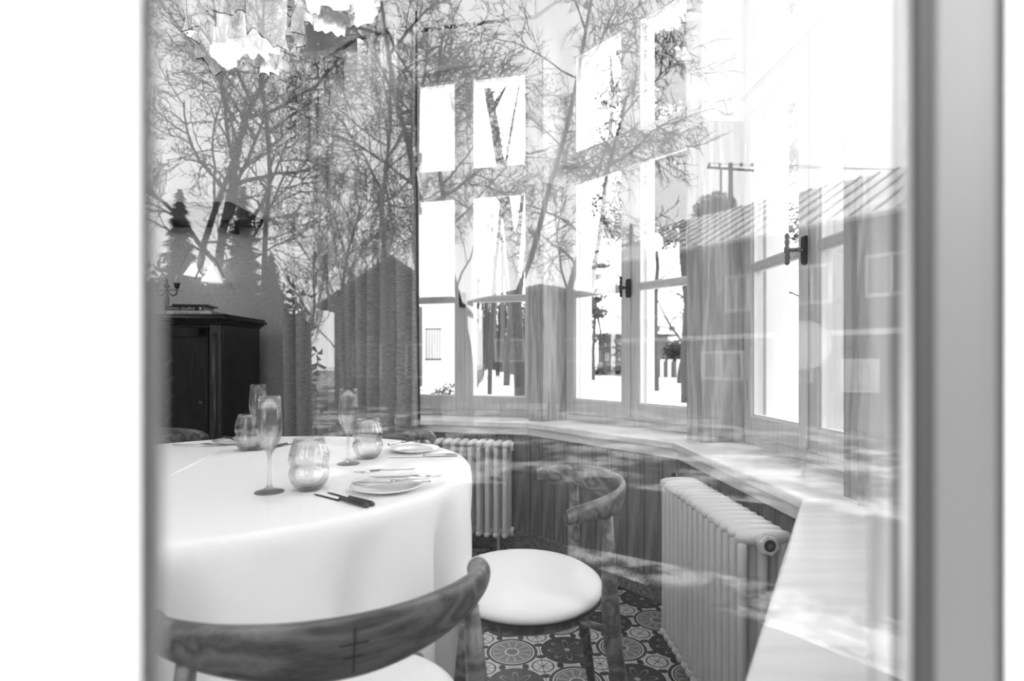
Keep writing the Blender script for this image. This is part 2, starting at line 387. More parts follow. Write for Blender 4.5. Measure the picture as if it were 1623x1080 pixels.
# ------------------------------------------------------------------ windows
def make_window(i, pa=(.080, .431), pb=(.541, .892), v=.30, near=False, handle=True):
    f = FA[i]; T = f.T
    root = bpy.data.objects.new('window_%d' % (i+1), None); C.objects.link(root); struct(root)
    a0, a1 = (-.055 if near else .014), f.L-.014
    zt = HEAD
    th = .023 if near else .055; vo = v+th
    fr = MB(); ou = MB()
    # fixed frame: bottom, head, transom
    fr.box(a0, a1, v+.008, vo+(.008 if near else .02), SILL, .768, T)
    fr.box(a0, a1, v-.004, vo+.02, 2.185, 2.225, T); fr.box(a0, a1, v-.012, v+.008, 2.195, 2.212, T)
    fr.box(a0, a1, v+.004, vo+.02, zt-.045, zt, T)
    fr.box(a0, (pa[0]-.068) if near else a0+.028, v+.004, vo+(.008 if near else .02), .768, zt-.045, T); fr.box(a1-.028, a1, v+.004, vo+.02, .768, zt-.045, T)
    o = fr.build('frame', M['paint' if near else 'sash'], root); bevel(o, .003)
    # deep outer reveal, painted white
    if not near:
        ov = vo+.02
        ou.box(a0, a0+.05, ov, ov+.1, SILL, zt, T); ou.box(a1-.05, a1, ov, ov+.1, SILL, zt, T)
        ou.box(a0, a1, ov, ov+.1, SILL, .80, T); ou.box(a0, a1, ov, ov+.1, 2.17, 2.24, T); ou.box(a0, a1, ov, ov+.1, zt-.06, zt, T)
        mid = (pa[1]+pb[0])/2
        ou.box(mid-.035, mid+.035, ov+.03, ov+.1, .8, 2.17, T); ou.box(mid-.035, mid+.035, ov+.03, ov+.1, 2.24, zt-.06, T)
        o = ou.build('outer_frame', M['paint'], root); bevel(o, .004)
    mid = (pa[1]+pb[0])/2
    for k, (x0, x1) in enumerate((pa, pb)):
        s0 = (pa[0]-.067 if near else a0+.024) if k == 0 else mid+.001; s1 = mid-.001 if k == 0 else a1-.024
        sv = v
        glv = v+(.018 if near else .03)
        sm = M['pillar' if near else 'sash']
        for part, (zb, zg0, zbar, zg1, ztp) in (('casement', (.762, .845, 1.462, 2.11, 2.19)), ('upper_sash', (2.222, 2.285, None, 2.855, zt-.03))):
            sb = MB()
            sb.box(s0, x0, sv, vo, zb, ztp, T); sb.box(x1, s1, sv, vo, zb, ztp, T)
            sb.box(x0, x1, sv, vo, zb, zg0, T); sb.box(x0, x1, sv, vo, zg1, ztp, T)
            if zbar: sb.box(x0, x1, sv+.004, vo-.006, zbar-.014, zbar+.014, T)
            so_ = sb.build(part, sm, root); bevel(so_, .0025)
            # glazing beads round each pane
            spans = [(zg0, zbar-.014), (zbar+.014, zg1)] if zbar else [(zg0, zg1)]
            bd = MB()
            for (q0, q1) in spans:
                w_ = .008
                vi, v1_ = sv+.012, glv-.002
                if near: w_ = .0003
                bd.box(x0, x0+w_, vi, v1_, q0, q1, T); bd.box(x1-w_, x1, vi, v1_, q0, q1, T)
                bd.box(x0+w_, x1-w_, vi, v1_, q0, q0+w_, T); bd.box(x0+w_, x1-w_, vi, v1_, q1-w_, q1, T)
                pn = MB(); pn.box(x0-.002, x1+.002, glv, glv+.003, q0-.002, q1+.002, T)
                pn.build('pane', M['pane_near'] if near else M['pane'], so_)
            bd.build('glazing_bead', M['grey_paint'] if near else M['paint'], so_)
            if near:
                gk = MB(); fc = MB(); gr = MB()
                gl_, fl0 = (.012, .058) if k == 0 else (.004, .03)
                gk.box(x0-gl_, x0+.0004, glv+.0032, vo+.0010, zg0-.002, zg1+.002, T); gk.box(x1-.0004, x1+.0022, glv+.0032, vo+.0010, zg0-.002, zg1+.002, T)
                gk.build('gasket', M['gasket'], so_)
                cl = MB(); cl.box(x1+.0022, s1, vo-.0005, vo+.0015, zb, ztp, T)
                if k == 1: cl.box(s0, x0-gl_, vo-.0005, vo+.0015, zb, ztp, T)
                cl.box(x0, x1, vo-.0005, vo+.0015, zb, zg0-.002, T); cl.box(x0, x1, vo-.0005, vo+.0015, zg1+.002, ztp, T)
                cl.build('outer_cladding', M['paint'], so_)
                if k == 0:
                    fc.box(x0-fl0, x0-gl_, vo-.001, vo+.0020, zb, ztp, T); bevel(fc.build('stile_face', M['grey_paint'], so_), .001)
                    gr.box(x0-fl0-.009, x0-fl0, vo-.001, vo+.0012, zb, ztp, T); gr.build('groove', M['gasket'], so_)
            if part == 'casement' and not near:
                hu = x0-.03 if k == 0 else x1+.03
                for hz in (.95, 1.95):
                    h = MB(); h.tube([T((hu, sv-.006, hz-.04)), T((hu, sv-.006, hz+.04))], .006, 8)
                    h.build('hinge', M['trimwhite'], so_, smooth=False)
    if not near and handle:
        # cover strip between the casements and the espagnolette handle
        cs = MB(); cs.box(mid-.012, mid+.012, v-.010, v-.0005, .775, 2.18, T)
        bevel(cs.build('cover_strip', M['sash'], root), .003)
        hc = mid+.004; hz = 1.455
        pl = MB()
        pts = [(.017*math.cos(t)*1.0, .05*(1 if math.sin(t) > 0 else -1)*min(1, abs(math.sin(t))*1.6)**.6) for t in [2*PI*j/20 for j in range(20)]]
        vs = [T((hc+a, v-.0105, hz+b_)) for a, b_ in pts]+[T((hc+a*.85, v-.018, hz+b_*.93)) for a, b_ in pts]
        pl.add(vs, [tuple(range(20)), tuple(range(39, 19, -1))]+[(j, (j+1) % 20, (j+1) % 20+20, j+20) for j in range(20)])
        ho = pl.build('handle', M['iron'], root)
        sh = MB()
        prof = [(.010, .018), (.008, .024), (.006, .034), (.006, .05), (.009, .054), (.006, .058), (.006, .07)]
        sh.tube([T((hc, v-a, hz)) for r_, a in prof], [r_ for r_, a in prof], 12)
        zz = [(-.052, .004), (-.046, .009), (-.036, .006), (-.028, .009), (-.012, .006), (-.008, .010), (.008, .010), (.012, .006), (.028, .009), (.036, .006), (.046, .009), (.056, .004)]
        sh.tube([T((hc, v-.073, hz+a)) for a, r_ in zz], [r_ for a, r_ in zz], 12)
        sh.build('grip', M['brass'] if i == 2 else M['iron'], ho, smooth=True)
    return root
for i in range(4): make_window(i)
make_window(5)
make_window(4, (.1913, .487), (.597, .90), v=.2725, near=True, handle=False)

# ------------------------------------------------------------------ rest of the room shell
BW = 4.62
b_ = MB(); b_.box(-4.6, -.9, BW, BW+.2, -.6, TOP); struct(b_.build('wall_back', M['plaster']))
b_ = MB(); b_.box(-4.8, -4.6, .3, BW+.2, -.6, TOP); struct(b_.build('wall_left', M['white_wall']))
c0 = corner(0, .04); c0b = corner(0, .47)
b_ = MB(); b_.prism([c0, (c0.x-.02, BW+.01), (c0b.x+.05, BW+.01), c0b], -.6, TOP); struct(b_.build('wall_right', M['white_wall']))
c6 = corner(6, .04); c6b = corner(6, .47)
b_ = MB(); b_.prism([c6, c6b, (-4.61, c6b.y), (-4.61, c6b.y+.43)], -.6, TOP); struct(b_.build('wall_front', M['white_wall']))
outer = [corner(i, .47) for i in range(7)]
fp = [(-4.7, BW+.1), (-.9, BW+.1)]+[(p.x, p.y) for p in outer]+[(-4.7, c6b.y)]
b_ = MB(); b_.prism(fp, TOP, TOP+.15); struct(b_.build('ceiling', M['ceiling']))
b_ = MB(); b_.prism([(-4.7, BW+.1), (-.9, BW+.1)]+[(corner(i, .2).x, corner(i, .2).y) for i in range(7)]+[(-4.7, c6b.y)], -.3, -.012)
fl = struct(b_.build('floor', M['gap']))
# tiles 20 cm: medallion and flower alternate
S = .205; rng = random.Random(4)
tb = MB(); tb.box(-S/2+.0012, S/2-.0012, -S/2+.0012, S/2-.0012, -.008, 0); me_m = tb.mesh('tile_medallion', M['tile_m']); me_f = tb.mesh('tile_flower', M['tile_f'])
ro = math.radians(4); cnt = 0; rest = []
ctr = Vector((.0, 1.62, 0))
def inside(p, mrg):
    return all((p-f.o).dot(f.n) < mrg for f in FA)
for a in range(-22, 9):
    for c in range(-6, 15):
        p = Vector((a*S*math.cos(ro)-c*S*math.sin(ro), 2.05+a*S*math.sin(ro)+c*S*math.cos(ro), 0))
        if p.x < -4.4 or p.y > 4.45: continue
        if not inside(p, .0) and p.x > -1.6: continue
        if p.y < c6.y+.25 and p.x <= -1.6: continue
        me = me_m if (a+c) % 2 == 0 else me_f
        if -.9 < p.x and p.y < 3.3:
            o = bpy.data.objects.new('tile', me); C.objects.link(o); o.parent = fl
            o.location = (p.x, p.y, rng.uniform(-.0006, .0006)); o.rotation_euler = (0, 0, ro); cnt += 1
        else: rest.append(p)
rb = MB()
for p in rest:
    def TT(q, p=p): return Vector((p.x+q.x*math.cos(ro)-q.y*math.sin(ro), p.y+q.x*math.sin(ro)+q.y*math.cos(ro), q.z))
    rb.box(-S/2+.0012, S/2-.0012, -S/2+.0012, S/2-.0012, -.008, 0, TT)
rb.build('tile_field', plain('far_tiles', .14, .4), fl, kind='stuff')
# cornice along the back wall and a trim line
cb = MB(); cb.box(-4.6, -1.0, BW-.10, BW, TOP-.07, TOP); cb.box(-4.6, -1.0, BW-.05, BW, TOP-.14, TOP-.07)
struct(bevel(cb.build('trim_30', M['ceiling']), .01))
cb = MB(); cb.box(-3.02, -2.975, BW-.03, BW, 2.42, TOP-.14); struct(cb.build('trim_31', M['black']))
# curved curtain rail under the bay ceiling
rl = MB(); pts = [corner(i, .10)+Vector((0, 0, 3.06)) for i in range(6)]; rl.tube([Vector((-1.62, 3.98, 3.06)), Vector((-.95, 3.42, 3.06))]+pts[1:], .011, 8)
rail = rl.build('curtain_rail', M['iron'], smooth=True); tag(rail, 'thin dark curtain rail following the bay above the windows', 'rail')
for k_, p_ in enumerate(pts[1:5]):
    br = MB(); br.tube([p_, p_+Vector((0, 0, TOP-3.06))], .005, 6); br.build('bracket', M['iron'], rail)

# ------------------------------------------------------------------ curtain
def curtain():
    a = Vector((-.52, 3.16, 0)); c = Vector((-1.58, 3.93, 0)); mb = MB(); nu = 170; nv = 26
    d = (c-a); Lc = d.length; d.normalize(); nr = Vector((-d.y, d.x, 0))
    rg = random.Random(3); ph = [rg.uniform(.75, 1.3) for _ in range(30)]
    cum = [0]
    for x in ph: cum.append(cum[-1]+x)
    for j in range(nv+1):
        z = .03+(3.04-.03)*j/nv
        for i in range(nu+1):
            t = i/nu; s_ = t*11.0; kk = int(s_)
            w_ = math.sin(2*PI*(s_+.25*math.sin(s_*1.7+z*.25)))*(.048+.02*math.sin(kk*2.1))
            w_ += .008*noise.noise(Vector((t*18, z*1.2, 3.0)))
            fl_ = .02*math.sin(z*1.1)*t
            p = a+d*(t*Lc)+nr*(w_+fl_)+Vector((0, 0, z)); mb.v.append(tuple(p))
    mb.f = [(j*(nu+1)+i, j*(nu+1)+i+1, (j+1)*(nu+1)+i+1, (j+1)*(nu+1)+i) for j in range(nv) for i in range(nu)]
    root = thing('curtain', 'floor-length grey linen curtain hanging in folds between window and dark cabinet', 'curtain', (0, 0, 0))
    o = mb.build('fabric', M['curtain'], root, smooth=True)
    md = o.modifiers.new('solid', 'SOLIDIFY'); md.thickness = .003
    h = MB(); h.tube([tuple(Vector(mb.v[j*(nu+1)])+Vector((.004, -.004, 0))) for j in range(nv+1)], .006, 6)
    h.build('hem', M['iron'], root, smooth=True)
curtain()

# ------------------------------------------------------------------ radiators
def radiator(p, q, nsec, z0, z1, label, cap_end):
    """p..q centreline in plan"""
    d = (q-p); Lr = d.length; d.normalize(); ang = math.atan2(d.y, d.x)
    root = thing('radiator', label, 'radiator', (p.x, p.y, 0), ang)
    st = Lr/nsec
    s = MB(); hh = z1-z0
    for y in (-.052, 0, .052):
        s.tube([(0, y, z0+.02), (0, y, z0+.05), (0, y, z1-.05), (0, y, z1-.02)], [.0125, .013, .013, .0125], 10)
    for zc, sg in ((z0+.024, -1), (z1-.024, 1)):
        # rounded header across the three columns
        prof = []
        for k in range(9):
            t = PI*k/8
            prof.append((math.cos(t)*-.072, math.sin(t)**.5))
        s.tube([(0, a, zc+sg*.004) for a, r_ in prof], [max(.003, .021*r_) for a, r_ in prof], 12)
        s.tube([(-st/2, 0, zc-sg*.002), (st/2, 0, zc-sg*.002)], .017, 10)
    me = s.mesh('section', M['rad'], smooth=True)
    for k in range(nsec):
        o = bpy.data.objects.new('section', me); C.objects.link(o); o.parent = root; o.location = (st*(k+.5), 0, 0)
    xe = 0 if cap_end == 0 else Lr; sg = -1 if cap_end == 0 else 1
    for zc in (z0+.03, z1-.03):
        c_ = MB(); c_.tube([(xe, 0, zc), (xe+sg*.006, 0, zc), (xe+sg*.0065, 0, zc), (xe+sg*.016, 0, zc)], [.030, .030, .025, .024], 6)
        cc = c_.build('end_nut', M['rad'], root)
        c_ = MB(); c_.tube([(xe+sg*.0161, 0, zc), (xe+sg*.0175, 0, zc)], [.015, .014], 16); c_.build('plug', M['dark_steel'], cc)
        c_ = MB(); c_.tube([(xe+sg*.0176, 0, zc), (xe+sg*.0195, 0, zc)], [.007, .007], 12); c_.build('valve_key', M['chrome'], cc)
    for k in (1, nsec-2):
        lg = MB(); lg.tube([(st*(k+.5), 0, 0), (st*(k+.5), 0, z0+.02)], .008, 8); lg.build('foot', M['rad'], root)
    o2 = Lr if cap_end == 0 else 0; s2 = -sg
    vp = MB(); vp.tube([(o2, 0, z1-.03), (o2+s2*.03, 0, z1-.03), (o2+s2*.035, 0, z1-.03+.035)], [.012, .012, .014], 10)
    vp.build('valve', M['dark_steel'], root, smooth=True)
    return root
A = FA[0]
pr = A.T((.90, -.10, 0)); pl_ = A.T((.26, -.10, 0))
radiator(pl_, pr, 13, .11, .635, 'white column radiator between table and chair under the window beside the curtain', 1)
Cf = FA[2]
radiator(Cf.T((.35, -.105, 0)), Cf.T((1.005, -.115, 0)), 15, .08, .655, 'long white column radiator under the sill past the round-seated chair, hexagonal end nut showing', 1)

# ------------------------------------------------------------------ table
TC = Vector((-.845, 1.66, 0)); TR = .71; TH = .75
def table():
    root = thing('round_table', 'round dining table hidden under a white tablecloth', 'table', (TC.x, TC.y, 0))
    t = MB(); t.lathe([(0, TH-.032), (TR-.012, TH-.032), (TR-.008, TH-.018), (TR-.012, TH-.004), (0, TH-.004)], 64)
    t.build('tabletop', M['dark_wood2'], root)
    for k in range(4):
        a = PI/4+k*PI/2
        l_ = MB(); x, y = .42*math.cos(a), .42*math.sin(a); l_.tube([(x, y, 0), (x, y, TH-.032)], [.022, .032], 12)
        l_.build('leg', M['dark_wood2'], root, smooth=True)
table()
def cloth():
    mb = MB(); n = 240; rows = []
    rows.append((0.02, TH)); rows += [(TR*x, TH) for x in (.3, .6, .8, .92, .975)]
    rows += [(TR-.006, TH-.0005), (TR+.002, TH-.004), (TR+.008, TH-.012), (TR+.011, TH-.03)]
    drop = [.06, .1, .15, .2, .26, .32, .38, .44, .5, .56, .62, .68, .71]
    rg = random.Random(9); k1 = [(rg.choice([7, 9, 11, 14, 17]), rg.uniform(0, 6.28), rg.uniform(.4, 1)) for _ in range(5)]
    for (r, z) in rows:
        for j in range(n):
            t = 2*PI*j/n; mb.v.append((r*math.cos(t), r*math.sin(t), z))
    for dz in drop:
        q = min(1, max(0, (dz-.03)/.22))
        for j in range(n):
            t = 2*PI*j/n
            s_ = sum(a*math.sin(k*t+p) for k, p, a in k1)/2.6
            s_ += .35*math.sin(23*t+1.1)
            s2_ = max(0, math.sin(15*t+1.0+.6*math.sin(3*t)))**1.4; r = TR+.012+.012*dz/.7+q*(.012*s_-.085*s2_)+.006*noise.noise(Vector((math.cos(t)*6, math.sin(t)*6, dz*4)))
            r = max(r, TR+.008-.10*q)
            mb.v.append((r*math.cos(t), r*math.sin(t), TH-dz+.0))
    k = len(rows)+len(drop)
    mb.f = [(i*n+j, (i+1)*n+j, (i+1)*n+(j+1) % n, i*n+(j+1) % n) for i in range(k-1) for j in range(n)]
    mb.f.append(tuple(range(n)))
    o = mb.build('tablecloth', M['cloth'], smooth=True, loc=(TC.x, TC.y, .002))
    md = o.modifiers.new('solid', 'SOLIDIFY'); md.thickness = .0015; md.offset = 1
    tag(o, 'long white tablecloth draped over the round table and hanging to the floor', 'tablecloth')
    # ironed crease standing slightly proud
    return o
clo = cloth()
a1 = Vector((-.985, 1.03, TH+.0022))-Vector((TC.x, TC.y, 0)); a2 = Vector((-1.10, 2.1, TH+.0022))-Vector((TC.x, TC.y, 0))
cz = MB()
p0_ = G(232, 290.4/(775-570)); p1_ = G(372, 290.4/(704-570))
pp = [p0_.lerp(p1_, k/8)+Vector((-TC.x, -TC.y, TH+.0015)) for k in range(9)]
cz.tube(pp, [.0008]+[.0024]*7+[.0008], 6); cz.build('crease', M['cloth'], clo, smooth=True)

# ------------------------------------------------------------------ chairs
def arcpt(t, dz=0):
    a = t*PI/2
    return Vector((.25*math.sin(a), -.065-.2*math.cos(a), dz))
def make_chair(label, seat_label=None):
    root = thing('elbow_chair', label, 'chair', (0, 0, 0), 0)
    R_ = .228
    s = MB(); s.lathe([(0, .432), (R_*.9, .432), (R_*.985, .437), (R_, .447), (R_*.985, .458), (R_*.92, .468), (R_*.75, .476), (R_*.4, .481), (0, .482)], 56)
    o = s.build('seat', M['seat'], root, smooth=True); o.scale = (1.04, .96, 1)
    s = MB(); s.lathe([(R_*.97, .4315), (R_*.97, .4245), (R_*.80, .4245), (R_*.80, .4315)], 48, closed=True); s.build('seat_rim', M['chair_end'], root, smooth=False)
    s = MB(); s.lathe([(R_*.86, .4240), (R_*.87, .395), (R_*.80, .385), (R_*.78, .4240)], 40, closed=True); s.build('seat_frame', M['chair'], root)
    for sg in (-1, 1):
        fl_ = MB()
        fl_.tube([(sg*.235, .205, 0), (sg*.222, .19, .2), (sg*.208, .172, .36), (sg*.204, .166, .43)], [.0125, .0175, .0205, .017], 14)
        fl_.build('leg', M['chair'], root, smooth=True)
        rl_ = MB(); tp = arcpt(sg*.58)
        rl_.tube([(sg*.235, -.255, 0), (sg*.225, -.225, .2), (sg*.216, -.196, .36), (sg*.213, -.19, .46), (sg*.208, -.187, .56), (tp.x*1.0, tp.y, .685)],
                 [.013, .0185, .0225, .0225, .018, .0125], 14)
        rl_.build('leg', M['chair'], root, smooth=True)
    st = MB(); st.tube([(-.20, -.19, .40), (-.1, -.06, .40), (.1, .06, .40), (.20, .165, .40)], .010, 8)
    st.tube([(.20, -.19, .40), (.1, -.06, .398), (-.1, .06, .398), (-.20, .165, .40)], .010, 8); st.build('cross_stretcher', M['chair'], root, smooth=True)
    # bent back rail: deep in the middle, round at the ends
    n = 48; m_ = 20; mb = MB()
    for i in range(n+1):
        t = -1+2*i/n; c = arcpt(t*.98); e = arcpt(t*.98+.001)-arcpt(t*.98-.001); e.normalize(); nr = Vector((e.y, -e.x, 0))
        if nr.dot(c-Vector((0, -.065, 0))) < 0: nr = -nr
        at = abs(t); q = at*at*(3-2*at)
        h = .092*(1-q)+.043*q; thk = .021*(1-q)+.037*q
        if at < .2: h *= 1.0
        top = .746-.026*at**3; zc = top-h/2
        tilt = .02*(1-q)
        endf = 1.0
        if i in (0, n): endf = .86
        for j in range(m_):
            a = 2*PI*j/m_; ca, sa = math.cos(a), math.sin(a)
            ex = .62+.38*q
            x = (abs(ca)**ex)*(1 if ca > 0 else -1)*thk/2*endf; z = (abs(sa)**ex)*(1 if sa > 0 else -1)*h/2*endf
            p = c+nr*(x+tilt*(z/(h))*1.0)+Vector((0, 0, zc+z)); mb.v.append(tuple(p))
    mb.f = [(i*m_+j, i*m_+(j+1) % m_, (i+1)*m_+(j+1) % m_, (i+1)*m_+j) for i in range(n) for j in range(m_)]
    br = mb.build('backrest', M['chair'], root, smooth=True)
    for s0, rowi in ((-1, 0), (1, n)):
        ring = [Vector(mb.v[rowi*m_+j]) for j in range(m_)]; cc = sum(ring, Vector())/m_
        outw = (cc-sum([Vector(mb.v[(1 if s0 < 0 else n-1)*m_+j]) for j in range(m_)], Vector())/m_).normalized()
        eb = MB(); r2 = [cc+(p-cc)*.99+outw*.0005 for p in ring]; r3 = [cc+(p-cc)*.8+outw*.004 for p in ring]
        eb.add(ring+r2+r3, [(j, (j+1) % m_, (j+1) % m_+m_, j+m_) for j in range(m_)]+[(j+m_, (j+1) % m_+m_, (j+1) % m_+2*m_, j+2*m_) for j in range(m_)]+[tuple(range(2*m_, 3*m_))])
        eb.build('end_cap', M['chair_end'], br, smooth=False)
    # dark cross-shaped inlay on the outside of the back
    inl = MB()
    def onback(u, z):
        t = u/.39; c = arcpt(t); return Vector((c.x, c.y-.0115+(z-.70)*-.22*1.0, z))
    for (u0, u1, z0, z1) in ((-.0011, .0011, .668, .733), (-.019, -.0012, .7085, .7107), (.0012, .019, .7085, .7107), (-.013, -.0012, .690, .6922), (.0012, .013, .690, .6922)):
        ns = 5; pts = []
        for k in range(ns+1):
            for z in (z0, z1):
                p = onback(u0+(u1-u0)*k/ns, z); pts.append(p)
        b0 = len(pts); pts += [p+Vector((0, -.0022, 0)) for p in pts]
        fs = [(2*k, 2*k+1, 2*k+3, 2*k+2) for k in range(ns)]; fs += [tuple(b0+x for x in q[::-1]) for q in fs]
        inl.add(pts, fs)
    inl.build('inlay', M['inlay'], br)
    return root
def put(o, x, y, f):
    o.location = (x, y, 0); o.rotation_euler = (0, 0, math.atan2(f[1], f[0])-PI/2)
ch = make_chair('oak elbow chair standing clear of the table between it and the long radiator')
put(ch, .035, 1.575, (-.985, -.10)); ch['group'] = 'elbow chairs round the table'
c2 = copy_tree(ch); c2['label'] = 'oak elbow chair with broad curved back before the cloth hem, dark cross inlay showing'
put(c2, -.324, .975, (-.426, .905))
c3 = copy_tree(ch); c3['label'] = 'elbow chair behind the table, only its back rail showing by the curtain'
put(c3, -.62, 2.55, (.12, -.99))
c4 = copy_tree(ch); c4['label'] = 'dim elbow chair behind the table in front of the black cabinet'
put(c4, -1.62, 2.45, (.62, -.78))

# ------------------------------------------------------------------ table setting
def tp(px, py): z = (EYE-TH-.003)*F/(py-HOR); return Vector(((px-CX)/F*z, z, TH+.0035))
def flute(label, p):
    root = thing('champagne_flute', label, 'glass', p, 0, 'stemmed glasses on the table')
    k = .99
    out = [(0, 0), (.034, 0), (.0355, .0015), (.033, .003), (.02, .006), (.009, .012), (.005, .022), (.004, .045), (.004, .075), (.0045, .088), (.008, .098), (.017, .112), (.026, .13), (.0305, .150), (.031, .17), (.029, .2), (.0262, .236)]
    inn = [(.0252, .236), (.028, .2), (.0298, .17), (.0292, .151), (.0247, .132), (.0155, .115), (.006, .104), (0, .102)]
    pts = out+inn
    mb = MB()
    def ribs(r, z, j): return r
    full = MB(); full.lathe([(r*k, z) for r, z in out+inn], 48); full.build('flute_body', M['glass'], root, smooth=True)
    return root
def tumbler(label, p, rot=0):
    root = thing('water_tumbler', label, 'glass', p, rot, 'stemless tumblers on the table')
    out = [(0, 0), (.026, 0), (.034, .006), (.044, .022), (.0495, .040), (.0475, .052), (.0430, .0605), (.0465, .067), (.0495, .078), (.047, .094), (.041, .114), (.0355, .130)]
    inn = [(.0345, .130), (.040, .114), (.0458, .094), (.0485, .078), (.0455, .067), (.0420, .0605), (.0465, .052), (.0485, .040), (.0427, .024), (.033, .011), (0, .008)]
    nn = 80; mb = MB()
    for q, (r, z) in enumerate(out+inn):
        for j in range(nn):
            t = 2*PI*j/nn; rr = r
            if q >= len(out) and .01 < z < .128: rr = r*(1-.010*abs(math.sin(t*13)))
            mb.v.append((rr*math.cos(t), rr*math.sin(t), z))
    k = len(out+inn); mb.f = [(i*nn+j, i*nn+(j+1) % nn, (i+1)*nn+(j+1) % nn, (i+1)*nn+j) for i in range(k-1) for j in range(nn)]
    mb.build('tumbler_wall', M['glass'], root, smooth=True)
    return root
flute('tall champagne flute nearest the table edge, beside the large tumbler', tp(427, 781))
flute('tall champagne flute beside the far tumbler, in front of the curtain', tp(552, 736))
flute('tall champagne flute partly hidden behind another flute, against the wall beside the cabinet', tp(409, 713))
tumbler('pinched ribbed glass tumbler standing alone in the middle of the place setting', tp(490, 777))
tumbler('pinched ribbed glass tumbler close beside a flute and the far side plate', tp(583, 727))
tumbler('pinched ribbed glass tumbler partly behind flutes, in front of the black cabinet', tp(395, 714))
def plate(label, p, r=.088):
    mb = MB(); mb.lathe([(0, .0), (r*.58, .0), (r*.62, .002), (r*.97, .0115), (r, .0135), (r*.97, .0145), (r*.64, .006), (r*.58, .0045), (0, .004)], 56)
    o = mb.build('side_plate', M['china'], smooth=True, loc=p)
    return tag(o, label, 'plate', 'side plates on the tablecloth')
plate('round white side plate with fork and knives laid across, nearer the table edge', tp(613, 777), .090)
plate('round white side plate beyond the knife, next to a tumbler and chair back', tp(657, 716), .088)
plate('white side plate half hidden behind a tumbler, far edge of table', tp(372, 703), .08)
def knife(label, p, ang, z=0, mat='chrome', ln=.21):
    root = thing('table_knife', label, 'knife', (p.x, p.y, p.z+z), ang, 'knives on the table')
    b1 = MB(); n_ = 12; pts = []
    for k in range(n_+1):
        t = k/n_; x = t*ln*.5; w_ = .0105*(1-max(0, (t-.75)/.25)**2*.75)
        pts.append((x, w_*.5, w_*.5))
    top = [(x, a, .0012) for x, a, b__ in pts]+[(x, -b__, .0012) for x, a, b__ in pts[::-1]]
    bot = [(x, a, .0002) for x, a, b__ in pts]+[(x, -b__, .0002) for x, a, b__ in pts[::-1]]
    kk = len(top); b1.add(top+bot, [tuple(range(kk)), tuple(range(2*kk-1, kk-1, -1))]+[(i, i+kk, (i+1) % kk+kk, (i+1) % kk) for i in range(kk)])
    b1.build('blade', M[mat], root)
    h = MB(); q = [(-ln*.5, .004), (-ln*.47, .006), (-ln*.25, .0052), (-.01, .0038), (.0, .004)]
    h.tube([(a, 0, .0055) for a, r_ in q], [r_ for a, r_ in q], 10)
    h.build('handle', M[mat], root, smooth=True)
    return root
def fork(label, p, ang, z=0, ln=.19, mat='chrome'):
    root = thing('fork', label, 'fork', (p.x, p.y, p.z+z), ang, 'forks on the table')
    h = MB(); q = [(-ln*.6, .003, .004), (-ln*.5, .0042, .003), (-ln*.1, .0022, .006), (0, .003, .0085), (.012, .006, .009)]
    vs = []
    for (x, w_, zz) in q: vs += [(x, -w_, zz), (x, w_, zz), (x, w_, zz+.0018), (x, -w_, zz+.0018)]
    fs = [(4*i+a, 4*i+(a+1) % 4, 4*i+4+(a+1) % 4, 4*i+4+a) for i in range(len(q)-1) for a in range(4)]+[(3, 2, 1, 0), (16, 17, 18, 19)]
    h.add(vs, fs); h.box(.010, .034, -.0105, .0105, .0085, .0102)
    h.build('handle', M[mat], root)
    for k in range(4):
        x = (k-1.5)*.0062; t_ = MB(); t_.tube([(.034, x, .009), (.055, x, .0075), (.078, x, .011)], [.0014, .0012, .0005], 6)
        t_.build('tine', M[mat], root, smooth=True)
    return root
def ang(a, b): return math.atan2(b.y-a.y, b.x-a.x)
a, b = tp(581, 806), tp(500, 785); knife('dark steak knife beside the tumbler, nearer the table edge of the pair', a.lerp(b, .5), ang(a, b), 0, 'dark_steel', .205)
a, b = tp(586, 802), tp(524, 783); knife('dark steak knife beside the tumbler, closer to the side plate of the pair', a.lerp(b, .5), ang(a, b), 0, 'dark_steel', .195)
a, b = tp(722, 724), tp(607, 727); knife('bright knife on the cloth between the two side plates', a.lerp(b, .45), ang(a, b), 0, 'chrome', .23)
a, b = tp(655, 772), tp(560, 772); knife('bright butter knife across the nearer side plate', tp(617, 779)+Vector((0, .02, 0)), ang(a, b), .016, 'chrome', .2)
fork('bright fork laid across the nearer side plate, tines over its rim', tp(650, 776)+Vector((0, .03, 0)), ang(tp(560, 768), tp(700, 768))-.06, .018)
fork('bright fork crossing behind the nearer side plate, tilted handle up', tp(600, 764)+Vector((0, .05, 0)), ang(tp(700, 745), tp(575, 757)), .012, .15)
a, b = tp(606, 716), tp(665, 704); knife('bright knife leaning across the far side plate', a.lerp(b, .5)+Vector((0, 0, 0)), ang(a, b)+.1, .016, 'chrome', .16)
fork('fork with tines pointing past the tumblers, on cloth before the cabinet', tp(318, 708), ang(tp(290, 706), tp(345, 707)), 0)
knife('dark knife on the half-hidden far plate', tp(368, 704), ang(tp(345, 700), tp(380, 706)), .016, 'dark_steel', .13)
knife('dark knife on the cloth just past the flutes', tp(455, 706), ang(tp(440, 710), tp(475, 702)), 0, 'dark_steel', .15)

